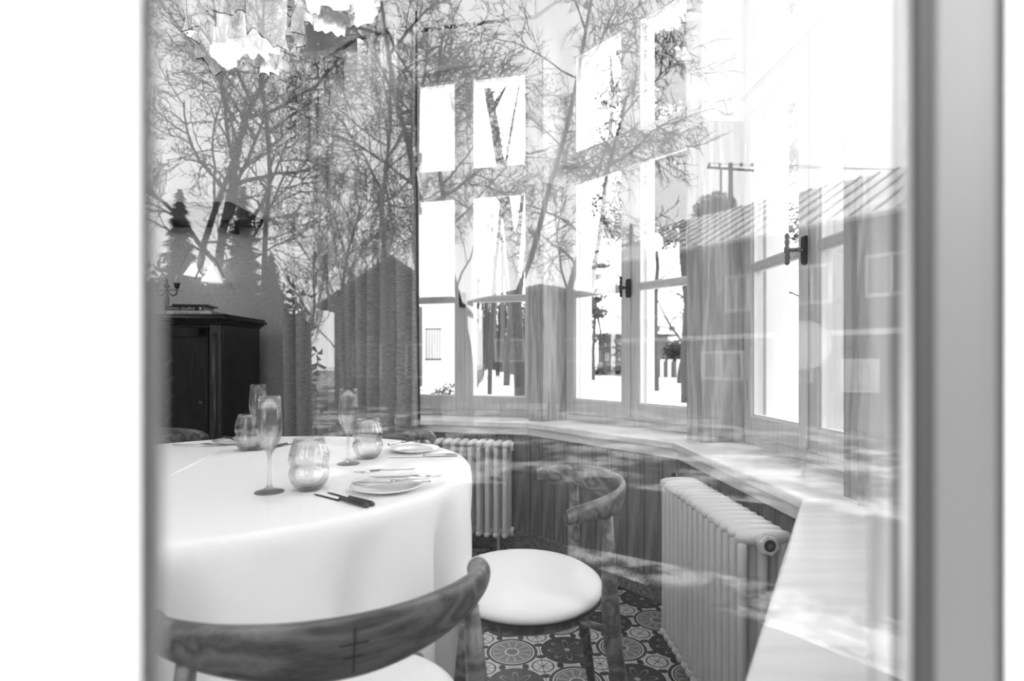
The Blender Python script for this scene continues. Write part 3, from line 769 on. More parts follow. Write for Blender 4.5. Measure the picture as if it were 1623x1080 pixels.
# ------------------------------------------------------------------ cabinet, books, candelabrum
CT = 1.395; cy = 3.86
def cabinet():
    root = thing('cabinet', 'black carved wooden cabinet against the grey wall', 'cabinet', (0, 0, 0))
    x1 = -2.02; x0 = -3.3; y0 = cy; y1 = 4.45
    b1 = MB(); b1.box(x0, x1, y0+.03, y1, .06, CT-.07); bevel(b1.build('body', M['dark_wood'], root), .005)
    c1 = MB()
    for k, (ex, z0, z1) in enumerate(((.015, CT-.07, CT-.055), (.035, CT-.055, CT-.04), (.06, CT-.04, CT-.018), (.045, CT-.018, CT))):
        c1.box(x0-ex, x1+ex, y0-ex, y1, z0, z1)
    bevel(c1.build('cornice', M['dark_wood'], root), .006, 2)
    c1 = MB(); c1.box(x0-.02, x1+.02, y0-.01, y1, 0, .06); bevel(c1.build('plinth', M['dark_wood'], root), .005)
    # corner pilaster with a groove
    pz = MB(); pz.box(x1-.085, x1-.005, y0+.0, y0+.03, .06, CT-.07); bevel(pz.build('pilaster', M['dark_wood2'], root), .008)
    pz = MB(); pz.tube([(x1-.045, y0-.006, .12), (x1-.045, y0-.006, CT-.13)], .014, 12); pz.build('bead', M['dark_wood2'], root, smooth=True)
    # door with raised frame and carved plant
    dx0, dx1 = x1-.75, x1-.1
    d1 = MB()
    for (a, b_, c, d) in ((dx0, dx0+.07, .1, CT-.09), (dx1-.07, dx1, .1, CT-.09), (dx0, dx1, .1, .17), (dx0, dx1, CT-.16, CT-.09)):
        d1.box(a, b_, y0+.004, y0+.03, c, d)
    dr = bevel(d1.build('door', M['dark_wood'], root), .006)
    p1 = MB(); p1.box(dx0+.07, dx1-.07, y0+.02, y0+.029, .17, CT-.16); p1.build('door_panel', M['dark_wood'], dr)
    rl_ = MB(); xc = (dx0+dx1)/2+.02
    rg = random.Random(5)
    def stemline(pts, r_): rl_.tube([(a, y0+.018, b_) for a, b_ in pts], r_, 6)
    stemline([(xc, .45), (xc+.01, .7), (xc-.005, .9), (xc, 1.18)], [.006, .006, .005, .003])
    for k in range(9):
        z = .58+k*.065; sg = 1 if k % 2 else -1
        stemline([(xc, z), (xc+sg*.035, z+.03), (xc+sg*.075, z+.02+rg.uniform(0, .04))], [.004, .006, .002])
        stemline([(xc+sg*.04, z+.03), (xc+sg*.05, z+.07)], [.006, .001])
    stemline([(xc-.17, .95), (xc-.13, .87), (xc-.07, .84), (xc-.04, .74)], [.008, .014, .012, .006])
    rl_.lathe([(.03, 0), (.05, .03), (.055, .07), (.03, .1)], 16, (xc, y0+.03, .36))
    rl_.build('carving', M['relief'], dr, smooth=True)
    kb = MB(); kb.tube([(dx1-.035, y0+.004, .78), (dx1-.035, y0-.018, .78)], [.008, .012], 10); kb.build('door_knob', M['brass'], dr, smooth=True)
cabinet()
def book(label, cx_, cy_, z, ang_, sx, sy, th_, cov, txt=None, tcol='ink'):
    """sx along the spine, sy depth; spine faces the viewer"""
    root = thing('book', label, 'book', (cx_, cy_, z), ang_, 'books on the cabinet')
    c = MB(); c.box(-sx/2, sx/2, -sy/2, sy/2, 0, .003); c.box(-sx/2, sx/2, -sy/2, sy/2, th_-.003, th_); c.box(-sx/2, sx/2, -sy/2, -sy/2+.003, 0.003, th_-.003)
    cv = c.build('cover', M[cov], root)
    p = MB(); p.box(-sx/2+.003, sx/2-.003, -sy/2+.003, sy/2-.004, .003, th_-.003); p.build('pages', M['page'], root)
    if txt:
        cu = bpy.data.curves.new('t', 'FONT'); cu.body = txt; cu.size = th_*.78; cu.align_x = 'CENTER'; cu.align_y = 'CENTER'; cu.extrude = .0003
        to = bpy.data.objects.new('tmp', cu); me = bpy.data.meshes.new_from_object(to); bpy.data.objects.remove(to)
        me.materials.clear(); me.materials.append(M[tcol])
        t = bpy.data.objects.new('title', me); C.objects.link(t); t.parent = root; t.location = (-.015, -sy/2-.0006, th_/2-.001); t.rotation_euler = (PI/2, 0, 0)
        if cov == 'bookblack':
            dd = MB(); dd.tube([(sx/2-.02, -sy/2, th_/2), (sx/2-.02, -sy/2-.001, th_/2)], th_*.3, 12); dd.build('emblem', M[tcol], root)
    return root
bx = -2.28; by = 4.0
book('white book lowest of the three stacked on the cabinet', bx-.0, by+.02, CT, .09, .30, .24, .028, 'bookwhite', 'INTERIORS  STYLE', 'ink_dark')
book('thick black book in the middle of the stack, whisky title on its spine', bx-.04, by, CT+.028, .12, .26, .19, .034, 'bookblack', 'whisky classified')
book('thin black book topmost on the stack', bx-.01, by+.02, CT+.062, .16, .24, .19, .013, 'bookblack')
def candelabrum():
    x, y = -2.50, 4.02
    root = thing('candelabrum', 'brass two-armed candelabrum with white candle on the black cabinet', 'candle holder', (x, y, CT))
    s = MB(); s.lathe([(0, 0), (.045, 0), (.045, .006), (.02, .014), (.008, .03), (.007, .05), (.016, .09), (.019, .12), (.012, .15), (.006, .165), (.006, .2), (.012, .205), (.022, .213), (.022, .222), (.01, .23), (.006, .245), (.01, .255), (.004, .268), (0, .275)], 20)
    s.build('stem', M['brass'], root, smooth=True)
    for sg in (-1, 1):
        a = MB(); a.tube([(sg*.006, 0, .185), (sg*.02, 0, .16), (sg*.045, 0, .145), (sg*.07, 0, .158), (sg*.076, 0, .185), (sg*.072, 0, .20)], [.005, .006, .006, .006, .005, .004], 8)
        a.tube([(sg*.0, 0, .19), (sg*.05, 0, .187), (sg*.1, 0, .184)], [.003, .004, .002], 6)
        ar = a.build('arm', M['brass'], root, smooth=True)
        c = MB(); c.lathe([(.006, .196), (.016, .203), (.017, .222), (.025, .234), (.026, .237), (.012, .237), (.012, .225)], 16, (sg*.074, 0, 0)); c.build('candle_cup', M['brass'], ar, smooth=True)
    cn = MB(); cn.lathe([(0, .226), (.011, .226), (.010, .29), (.006, .296), (0, .296)], 16, (.074, 0, 0)); cn.build('candle', M['wax'], root, smooth=True)
    cn = MB(); cn.lathe([(0, .226), (.011, .226), (.010, .285), (.006, .291), (0, .291)], 16, (-.074, 0, 0)); cn.build('candle', M['wax'], root, smooth=True)
    return root
candelabrum()
# black wall shelf with a cut-off corner
zs = 4.35
def ws():
    root = thing('wall_shelf', 'long black wall shelf with sloping end above the cabinet', 'shelf', (0, 0, 0))
    x0 = -3.4; xa = (365-CX)/F*zs; xb = (393-CX)/F*zs
    zt_ = EYE+250/F*zs; zm = EYE+235/F*zs; zb = EYE+222/F*zs
    m_ = MB(); pr_ = [(x0, zb), (xb, zb), (xb, zm), (xa, zt_), (x0, zt_)]
    vs = [(a, zs, b_) for a, b_ in pr_]+[(a, BW, b_) for a, b_ in pr_]
    m_.add(vs, [(0, 1, 2, 3, 4), (9, 8, 7, 6, 5)]+[(i, i+5, (i+1) % 5+5, (i+1) % 5) for i in range(5)])
    m_.build('shelf_board', M['black'], root)
    for xx in (-3.2, -2.3):
        b1 = MB(); b1.box(xx, xx+.03, BW-.2, BW, zb-.06, zb-.001); b1.build('bracket', M['black'], root)
ws()
# added lamp out of view, put in to brighten the back wall
def globe():
    root = thing('fill_globe', 'added white globe out of view, brightens the back wall', 'lamp', (-3.5, 2.6, 2.55))
    g_ = MB(); g_.lathe([(.12*math.sin(PI*k/16), -.12*math.cos(PI*k/16)) for k in range(17)], 24); m_, n_, l_, b_ = newmat('fill_glow'); b_.inputs['Emission Color'].default_value = (1, 1, 1, 1); b_.inputs['Emission Strength'].default_value = 45
    g_.build('globe', m_, root, smooth=True); c_ = MB(); c_.tube([(0, 0, .12), (0, 0, TOP-2.56)], .004, 6); c_.build('cord', M['black'], root)
globe()
# two triangular wall lights
lampm, n, l, b = newmat('lit_shade'); b.inputs['Base Color'].default_value = g3(.8); b.inputs['Emission Color'].default_value = (1, 1, 1, 1); b.inputs['Emission Strength'].default_value = .75
def sconce(label, px, py, wd):
    z = 4.5; x = (px-CX)/F*z; zc = EYE+(HOR-py)/F*z
    root = thing('wall_light', label, 'wall light', (x, BW, zc), 0)
    s = MB(); k = wd/F*z/2; hh = k*1.75
    s.add([(0, -.10, hh), (-k, -.12, 0), (k, -.12, 0), (-k*.6, -.01, 0), (k*.6, -.01, 0), (0, -.02, hh)], [(0, 1, 2), (5, 4, 3), (0, 5, 3, 1), (0, 2, 4, 5), (1, 3, 4, 2)])
    s.build('lamp_shade', lampm, root)
    f_ = MB()
    for sg in (-1, 1): f_.tube([(0, -.125, hh+.13), (sg*k*1.6, -.125, hh*.1)], .006, 6)
    f_.tube([(0, -.125, hh+.13), (0, 0, hh+.13)], .006, 6); f_.build('frame', M['trimwhite'], root)
sconce('small white triangular wall light nearer the candelabrum', 301, 436, 22)
sconce('larger white triangular wall light further from the candelabrum', 333, 446, 30)

# ------------------------------------------------------------------ crumpled paper pendants
def pendant(label, loc, R_, H_, seed, lit):
    root = thing('pendant_lamp', label, 'lamp', loc)
    rg = random.Random(seed)
    for ringn, (rr, cntp, z0, zj) in enumerate(((1.0, 9, .0, .06), (.86, 8, .10, .05), (.62, 6, .0, .05))):
        for k in range(cntp):
            a0 = 2*PI*(k+rg.uniform(-.2, .2))/cntp; wd = 2*PI/cntp*rg.uniform(1.1, 1.5)
            nu, nv = 9, 8; mb = MB(); so_ = Vector((rg.uniform(0, 99), rg.uniform(0, 99), 0)); bot = z0+rg.uniform(0, zj*1.6)*H_/.35
            for j in range(nv+1):
                for i in range(nu+1):
                    u = i/nu; v = j/nv; a = a0+(u-.5)*wd*(.72+.28*v)
                    zz = bot+(H_-bot)*v + (.03*noise.noise(Vector((u*4, 0, 7))+so_) if j == 0 else 0)+(.005*(1 if i % 2 else -1)*rg.random() if j == 0 else 0)
                    r = R_*rr*(.93+.07*v)+.035*noise.noise(Vector((u*3.5, v*3.5, 0))+so_)+.012*(1-v)*rg.uniform(-1, 1)+rg.uniform(0, .003)
                    mb.v.append((r*math.cos(a), r*math.sin(a), zz))
            mb.f = [(j*(nu+1)+i, j*(nu+1)+i+1, (j+1)*(nu+1)+i+1, (j+1)*(nu+1)+i) for j in range(nv) for i in range(nu)]
            o = mb.build('paper_fold', M['paper'], root); md = o.modifiers.new('s', 'SOLIDIFY'); md.thickness = .0012
            if ringn < 2:
                eg = MB(); eg.tube([mb.v[i] for i in range(nu+1)], .0016*R_/.165, 5); eg.tube([mb.v[j*(nu+1)] for j in range(nv+1)], .001*R_/.165, 4); eg.build('paper_edge', M['gasket'], o)
    fr = MB()
    for z in (H_*.45, H_*.95): fr.tube([(R_*.5*math.cos(t), R_*.5*math.sin(t), z) for t in [2*PI*j/24 for j in range(25)]], .003, 6)
    for k in range(3):
        t = 2*PI*k/3; fr.tube([(R_*.5*math.cos(t), R_*.5*math.sin(t), H_*.45), (R_*.5*math.cos(t), R_*.5*math.sin(t), H_*.95), (0, 0, H_*1.05)], .003, 6)
    fr.build('wire_frame', M['iron'], root)
    cd_ = MB(); cd_.tube([(0, 0, H_*1.05), (0, 0, TOP-loc[2]-.02)], .003, 6); cd_.build('cord', M['trimwhite'], root)
    cd_ = MB(); cd_.lathe([(0, -.02), (.05, -.02), (.055, 0), (0, 0)], 20, (0, 0, TOP-loc[2])); cd_.build('ceiling_rose', M['ceiling'], root)
    bl = MB(); bl.lathe([(0, -.05), (.02, -.045), (.03, -.02), (.025, .01), (.014, .035), (.014, .05)], 16, (0, 0, H_*.55))
    bulb, n, l, b = newmat('bulb'); b.inputs['Emission Color'].default_value = (1, 1, 1, 1); b.inputs['Emission Strength'].default_value = 3.0
    bl.build('bulb', bulb, root, smooth=True)
    ld = bpy.data.lights.new('lamp_light', 'POINT'); ld.energy = lit; ld.shadow_soft_size = .04
    lo = bpy.data.objects.new('lamp_light', ld); C.objects.link(lo); lo.parent = root; lo.location = (0, 0, H_*.3)
pendant('crumpled white paper pendant lamp hanging low over the round table', (-.835, 1.75, 2.0), .165, .42, 2, 10)
pendant('wide crumpled white paper pendant lamp hanging high near the curtain', (-.93, 3.05, 3.0), .33, .5, 8, 9)

# ------------------------------------------------------------------ outdoors, seen through the bay windows
def plane(name, pts, z, mat, kind='structure'):
    mb = MB(); mb.add([(p[0], p[1], z) for p in pts], [tuple(range(len(pts)))]); o = mb.build(name, mat); o['kind'] = kind; return o
plane('ground', [(-120, -120), (120, -120), (120, 140), (-120, 140)], GND-.02, M['snow'])
def tube_branch(mb, p, d, ln, r, lv, maxlv, rg, up, cfg):
    nseg = cfg['seg'][min(lv, len(cfg['seg'])-1)]; pts = [p.copy()]; rads = [r]; q = p.copy(); dd = d.copy()
    wob = cfg['wob']*(1+.35*lv)
    re = r*(cfg['taper'] if lv < maxlv else .4)
    for k in range(nseg):
        dd = (dd+Vector((rg.gauss(0, wob), rg.gauss(0, wob), rg.gauss(0, wob)+up))).normalized()
        q = q+dd*(ln/nseg); pts.append(q.copy()); rads.append(r+(re-r)*(k+1)/nseg)
    mb.tube(pts, rads, 8 if lv == 0 else (5 if lv == 1 else (4 if lv == 2 else 3)), cap=lv < 2)
    if lv >= maxlv: return
    nb = cfg['nb'][lv]; t0 = cfg['start'] if lv == 0 else .2
    for k in range(nb):
        t = t0+(1-t0)*(k+rg.random()*.8)/nb; idx = min(nseg-1, int(t*nseg)); fr = t*nseg-idx
        bp = pts[idx].lerp(pts[idx+1], min(1, fr)); bd = (pts[idx+1]-pts[idx]).normalized()
        az = rg.uniform(0, 2*PI) if lv else (k*2.4+rg.uniform(-.4, .4)); o1 = bd.orthogonal().normalized(); o2 = bd.cross(o1)
        sa = cfg['ang'][min(lv, len(cfg['ang'])-1)]*rg.uniform(.75, 1.25)
        nd = bd*math.cos(sa)+(o1*math.cos(az)+o2*math.sin(az))*math.sin(sa)
        lf = cfg['len'][min(lv, len(cfg['len'])-1)]*rg.uniform(.7, 1.15)*(1-.35*t if lv == 0 else 1)
        rr = max(cfg.get('rmin', .004), min(rads[idx]*.75, r*cfg['rad'][min(lv, len(cfg['rad'])-1)]*rg.uniform(.8, 1.1)))
        tube_branch(mb, bp, nd.normalized(), ln*lf, rr, lv+1, maxlv, rg, cfg['up'], cfg)
BASE = dict(seg=[9, 7, 6, 5, 3], wob=.09, taper=.35, nb=[9, 6, 6, 5], start=.35, ang=[.95, .8, .7, .7], len=[.6, .55, .5, .5], rad=[.34, .45, .5, .5], up=.03, rmin=.008)
def bare_tree(base, h, r, seed, label, lean=(0, 0), cfg=None, maxlv=4, mat='bark', group='bare trees outside'):
    c = dict(BASE); c.update(cfg or {}); rg = random.Random(seed)
    root = thing('bare_tree', label, 'tree', base, 0, group)
    mb = MB(); d = Vector((lean[0], lean[1], 1)).normalized()
    tube_branch(mb, Vector((0, 0, 0)), d, h, r, 0, maxlv, rg, 0.0, c)
    o = mb.build('branches', M[mat], root); return root
def clump(mb, c, R_, n, rg, s=.12, flat=.55):
    for _ in range(n):
        v = Vector((rg.gauss(0, 1), rg.gauss(0, 1), rg.gauss(0, 1))).normalized()*(R_*rg.random()**.4); v.z *= flat
        p = c+v; a = Vector((rg.gauss(0, 1), rg.gauss(0, 1), rg.gauss(0, 1))).normalized(); b_ = a.orthogonal().normalized()
        mb.add([p+a*s, p-a*s*.5+b_*s*.4, p-a*s*.5-b_*s*.4], [(0, 1, 2)])
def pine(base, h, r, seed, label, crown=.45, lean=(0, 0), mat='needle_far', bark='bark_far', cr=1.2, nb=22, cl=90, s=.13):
    rg = random.Random(seed); root = thing('pine_tree', label, 'tree', base, 0, 'pines outside')
    tr = MB(); d = Vector((lean[0], lean[1], 1)); pts = [d*(h*k/8)+Vector((rg.gauss(0, .05), rg.gauss(0, .05), 0))*k*.5 for k in range(9)]
    tr.tube(pts, [r*(1-.75*k/8) for k in range(9)], 10)
    fo = MB(); brm = MB()
    for k in range(nb):
        t = crown+(1-crown)*(k+rg.random())/nb; i0 = min(7, int(t*8)); p = pts[i0].lerp(pts[i0+1], t*8-i0)
        az = rg.uniform(0, 2*PI); ln = cr*(1.25-.8*(t-crown)/(1-crown))*rg.uniform(.6, 1.25); e = p+Vector((math.cos(az)*ln, math.sin(az)*ln, ln*rg.uniform(-.1, .4)))
        m_ = p.lerp(e, .5)+Vector((0, 0, .1)); brm.tube([p, m_, e], [r*.28, r*.18, r*.06], 5)
        for q in range(3): clump(fo, m_.lerp(e, .2+.45*q)+Vector((rg.gauss(0, .12), rg.gauss(0, .12), rg.gauss(0, .1)))*ln, ln*.42, cl, rg, s)
    tr.build('trunk', M[bark], root); brm.build('branches', M[bark], root); fo.build('foliage', M[mat], root, kind='stuff')
def spruce(base, h, R_, seed, label, mat='needle', n=9000, group='evergreens outside'):
    rg = random.Random(seed); root = thing('spruce_tree', label, 'tree', base, 0, group)
    tr = MB(); tr.tube([(0, 0, 0), (0, 0, h*.98)], [R_*.07, .02], 8); tr.build('trunk', M['bark'], root)
    fo = MB()
    for k in range(n):
        t = 1-rg.random()**.55; z = h*(.04+.96*t); lay = .72+.28*math.cos(z*2*PI/(.42)); az = rg.uniform(0, 2*PI)
        lob = .8+.2*math.sin(az*5+z*3)
        r = R_*(1-t)**.85*lay*lob*rg.random()**.35; p = Vector((math.cos(az)*r, math.sin(az)*r, z-.12*r)); s = .09*rg.uniform(.7, 1.6)
        a = Vector((math.cos(az), math.sin(az), -.35)).normalized(); b_ = Vector((-a.y, a.x, rg.uniform(-.4, .4)))
        fo.add([p+a*s*1.8, p-a*s+b_*s*.8, p-a*s-b_*s*.8], [(0, 1, 2)])
    fo.build('foliage', M[mat], root, kind='stuff')
# pavement strip, verge, street
plane('sidewalk', [(-3.9, 8), (-.6, 8), (1.2, 90), (-1.5, 90)], GND-.012, M['snow'])
plane('lawn_verge', [(-.3, 9), (2.2, 9), (6, 90), (1.4, 90)], GND-.011, M['verge'])
plane('lawn_yard', [(-12, 7), (-3.0, 7), (-1.9, 60), (-12, 60)], GND-.010, M['lawn'])
def wbox(mb, c0, dx, x0, x1, y0, y1, z0, z1):
    dn = Vector((-dx.y, dx.x, 0))
    mb.box(x0, x1, y0, y1, z0, z1, lambda q: c0+dx*q.x+dn*q.y+Vector((0, 0, q.z)))
def house(name, label, c0, dx, W_, D_, H_, wins, wallm, roof='flat', roofm='roofsnow', over=.5):
    """front wall starts at c0, runs W_ along dx, depth D_ away; wins: (x0,x1,z0,z1) on front"""
    root = thing(name, label, 'building', (0, 0, 0))
    mb = MB(); wbox(mb, c0, dx, 0, W_, 0, D_, GND-.05, GND+H_); mb.build('wall', M[wallm], root)
    rf = MB(); dn = Vector((-dx.y, dx.x, 0))
    if roof == 'flat': wbox(rf, c0, dx, -over, W_+over, -over, D_+over, GND+H_, GND+H_+.3)
    else:
        P = lambda x, y, z: c0+dx*x+dn*y+Vector((0, 0, z)); z0 = GND+H_; z1 = z0+roof
        rf.add([P(-over, -over, z0-.2), P(W_+over, -over, z0-.2), P(W_+over, D_+over, z0-.2), P(-over, D_+over, z0-.2), P(-over if over < 9 else 0, D_/2, z1), P(W_+over, D_/2, z1)],
               [(0, 1, 5, 4), (2, 3, 4, 5), (0, 4, 3), (1, 2, 5), (3, 2, 1, 0)])
    rf.build('roof', M[roofm], root)
    for (a, b_, c, d) in wins:
        wb = MB(); wbox(wb, c0, dx, a, b_, -.04, .0, GND+c, GND+d); wf = wb.build('window', M['trimwhite'], root)
        pn = MB(); g = .07; xm = (a+b_)/2
        wbox(pn, c0, dx, a+g, xm-g/2, -.05, -.041, GND+c+g, GND+d-g); wbox(pn, c0, dx, xm+g/2, b_-g, -.05, -.041, GND+c+g, GND+d-g); pn.build('pane', M['winglass'], wf)
    return root
X1 = Vector((1, 0, 0))
# white neighbour close by, seen past the curtain
hb = house('white_house', 'white rendered house with iron balcony seen through the window by the curtain', G(688, 13)-Vector((7, 0, 0)), X1, 7, 8, 9.5, [(6.3, 6.8, 1.0, 3.0), (6.3, 6.8, 5.0, 6.6), (4.5, 5.6, 1.2, 3)], 'house_white')
bl = MB(); p = G(697, 12.8)
for k in range(6): bl.tube([p+Vector((-.30+k*.06, 0, EYE+.0)), p+Vector((-.30+k*.06, 0, EYE+.7))], .008, 5)
bl.tube([p+Vector((-.34, 0, EYE+.7)), p+Vector((.04, 0, EYE+.7))], .015, 6); bl.tube([p+Vector((-.34, 0, EYE)), p+Vector((.04, 0, EYE))], .02, 6)
bl.build('balcony_rail', M['iron'], hb)
spots = [(742, 27, .12, 15, 'slim trunk next to the picket fence'), (776, 27, .125, 18, 'straight bare trunk standing in the snowy path'), (803, 36, .24, 17, 'trunk just past the walking person'), (826, 24, .30, 15, 'thick rough trunk beside the window frame'),
         (752, 48, .16, 17, 'thin distant trunk above the fence'), (765, 60, .2, 18, 'pale distant trunk deep in the wood'), (788, 56, .17, 17, 'distant trunk behind the walking person'), (812, 62, .25, 18, 'distant trunk between two thicker ones'), (735, 40, .2, 18, 'trunk at the edge of the casement'), (820, 50, .2, 18, 'slender distant trunk behind the thick one'), (758, 69, .25, 18, 'farthest trunk over the fence line'), (796, 73, .3, 18, 'farthest trunk at the end of the path')]
for k, (px, z, r, h, lb) in enumerate(spots):
    cfg = dict(nb=[8, 5, 4, 3], start=.42, len=[.22, .5, .5, .5], rad=[.25, .5, .5, .5], wob=.035, taper=.5, rmin=.012)
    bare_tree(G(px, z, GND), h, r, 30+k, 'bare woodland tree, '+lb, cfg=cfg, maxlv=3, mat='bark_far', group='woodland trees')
# backdrop of wood far away: many slim trees as one mass
rg = random.Random(77); wd = MB()
for k in range(240):
    z = rg.uniform(84, 118); px = rg.uniform(720, 900); b0 = G(px, z, GND); h = rg.uniform(9, 16)
    wd.tube([b0, b0+Vector((rg.gauss(0, .3), 0, h))], [.2, .06], 5)
    for q in range(16):
        t = rg.uniform(.3, 1); a = b0+Vector((0, 0, h*t)); e = a+Vector((rg.gauss(0, 1.3), rg.gauss(0, 1), rg.uniform(.4, 1.8))); wd.tube([a, e], [.06, .02], 3)
wo = wd.build('woodland', M['bark']); wo['kind'] = 'stuff'; tag(wo, 'distant mass of bare woodland beyond the path', 'woods')
# dark picket fence along the path
def fence(label, a, b, n, h, wpk, mat='fence', post=None):
    root = thing('picket_fence', label, 'fence', (0, 0, 0)); d = (b-a); Lf = d.length; d.normalize()
    r_ = MB(); 
    for z in (.3, h-.25): wbox(r_, a, d, 0, Lf, .0, .04, GND+z, GND+z+.08)
    r_.build('rail', M[mat], root)
    mb = MB(); wbox(mb, Vector((0, 0, 0)), d, 0, wpk, -.03, 0, GND+.05, GND+h); me = mb.mesh('picket', M[mat])
    for k in range(n):
        o = bpy.data.objects.new('picket', me); C.objects.link(o); o.parent = root; o.location = a+d*(Lf*k/n)
    if post:
        pb = MB(); wbox(pb, Vector((0, 0, 0)), d, -.16, .16, -.16, .16, GND, GND+h+.15); pm = pb.mesh('post', M['house_white'])
        for k in post:
            o = bpy.data.objects.new('post', pm); C.objects.link(o); o.parent = root; o.location = a+d*(Lf*k)
fence('dark picket fence running beside the snowy path past the tree trunks', G(746, 22), G(768, 62), 60, 1.15, .2)
fence('street fence of dark panels between pale posts across the road', G(985, 56), G(1135, 47), 34, 1.55, .36, post=[.2, .3, .40, .48, .56, .65, .74, .84, .93])
plane('lawn_far', [G(880, 60), G(1160, 49), G(1180, 75), G(900, 95)], GND-.009, M['verge'])
hg = MB(); rg = random.Random(6)
for k in range(60): clump(hg, G(1062+k*1.3, 54-.08*k, GND+1.6+rg.random()*1.2), .9, 60, rg, .3, 1)
hg = hg.build('hedge', M['hedge']); hg['kind'] = 'thing'; tag(hg, 'dark clipped hedge behind the street fence', 'hedge')
house('white_villa', 'pale two-storey villa beyond the street fence', G(1024, 74), X1, 6.6, 6, 7.6, [(1.0, 1.9, 4.8, 6.2), (3.0, 3.9, 4.8, 6.2), (5, 5.9, 4.8, 6.2), (1.1, 2.0, 1.8, 3.2), (2.4, 3.3, 1.8, 3.2), (3.7, 4.6, 1.8, 3.2), (5, 5.9, 1.8, 3.2)], 'house_white', 1.6)
house('grey_house', 'grey two-storey house with white overhanging flat roof down the street', G(948, 66), Vector((.98, -.2, 0)), 8, 7, 4.6, [(.6, 1.2, 1.6, 3.6), (2.4, 3.0, 1.6, 3.6), (4.4, 5.2, 1.6, 3.6)], 'house_grey', over=1.2)
eh = MB(); rg = random.Random(21)
for k in range(9): clump(eh, G(690+k*2.6, 11.4+.1*k, GND+.35+.5*rg.random()), .42, 260, rg, .06, 1)
eh = eh.build('evergreen_shrub', M['needle']); tag(eh, 'low dark evergreen shrub before the white rendered house', 'shrub')
# parked car
def car(p):
    root = thing('car', 'dark parked car with bright lamps down the snowy street', 'car', p, math.radians(20))
    b1 = MB(); prof = [(-2.1, .35), (-2.15, .8), (-1.5, .9), (-.9, 1.42), (.7, 1.45), (1.4, .95), (2.1, .85), (2.15, .35)]
    for sgn in (0,):
        k = len(prof); b1.add([(x, -.8, z) for x, z in prof]+[(x, .8, z) for x, z in prof], [tuple(range(k-1, -1, -1)), tuple(range(k, 2*k))]+[(i, (i+1) % k, (i+1) % k+k, i+k) for i in range(k)])
    bevel(b1.build('body', M['black'], root), .08, 2)
    wb = MB(); wb.box(-1.3, 1.1, -.82, .82, .98, 1.32); wb.build('side_window', M['winglass'], root)
    for x in (-1.35, 1.35):
        for y in (-.82, .82):
            t_ = MB(); t_.tube([(x, y-.1, .32), (x, y+.1, .32)], .32, 16); t_.build('wheel', M['gasket'], root)
    for y in (-.6, .6):
        t_ = MB(); t_.tube([(-2.13, y, .68), (-2.2, y, .68)], .12, 10); t_.build('headlamp', M['trimwhite'], root)
car(G(968, 62, GND))
pine(G(940, 46, GND), 10, .2, 5, 'pine behind the grey flat-roofed house', .25, cr=1.6, cl=60, s=.2)
pine(G(1088, 22, GND), 15.5, .22, 6, 'tall pine filling the upper pane with needles', .42, cr=2.8, nb=44, cl=260, s=.15)
pine(G(1040, 30, GND), 13.5, .18, 16, 'pine with a hanging bough in the middle casement', .55, cr=2.0, nb=24, cl=220, s=.15)
pine(G(920, 19, GND), 17, .12, 7, 'leaning pine trunk crossing the far casement', .68, lean=(.10, 0), cr=1.7, nb=20)
bare_tree(G(1078, 40, GND), 7.5, .28, 51, 'bare spreading tree in front of the pale villa', lean=(.12, 0), cfg=dict(start=.2, rmin=.02), maxlv=3)
bare_tree(G(1005, 34, GND), 9, .18, 52, 'thin bare tree by the roadside near the casement handle', cfg=dict(rmin=.014), maxlv=3, mat='bark_far')
bare_tree(G(960, 60, GND), 9, .18, 53, 'far bare tree above the flat roof', cfg=dict(rmin=.02), maxlv=3, mat='bark_far')
pine(G(1234, 13, GND), 12.5, .13, 8, 'dark slim pine trunk seen in the narrow oblique window', .40, cr=.8, mat='needle', bark='bark', nb=26, cl=60, s=.09)
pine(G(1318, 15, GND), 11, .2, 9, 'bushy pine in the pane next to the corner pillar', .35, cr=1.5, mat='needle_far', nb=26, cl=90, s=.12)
bare_tree(G(1330, 22, GND), 8, .2, 54, 'bare tree beyond the oblique window beside the pillar', cfg=dict(rmin=.012), maxlv=3)
lw = MB(); wbox(lw, G(1205, 15), X1, 0, 7, 0, .2, GND, GND+1.65); lo_ = lw.build('garden_wall', M['house_white']); lo_['kind'] = 'structure'
plane('lawn_side', [G(1200, 6), G(1420, 5), G(1420, 14), G(1200, 14)], GND-.008, M['verge'])
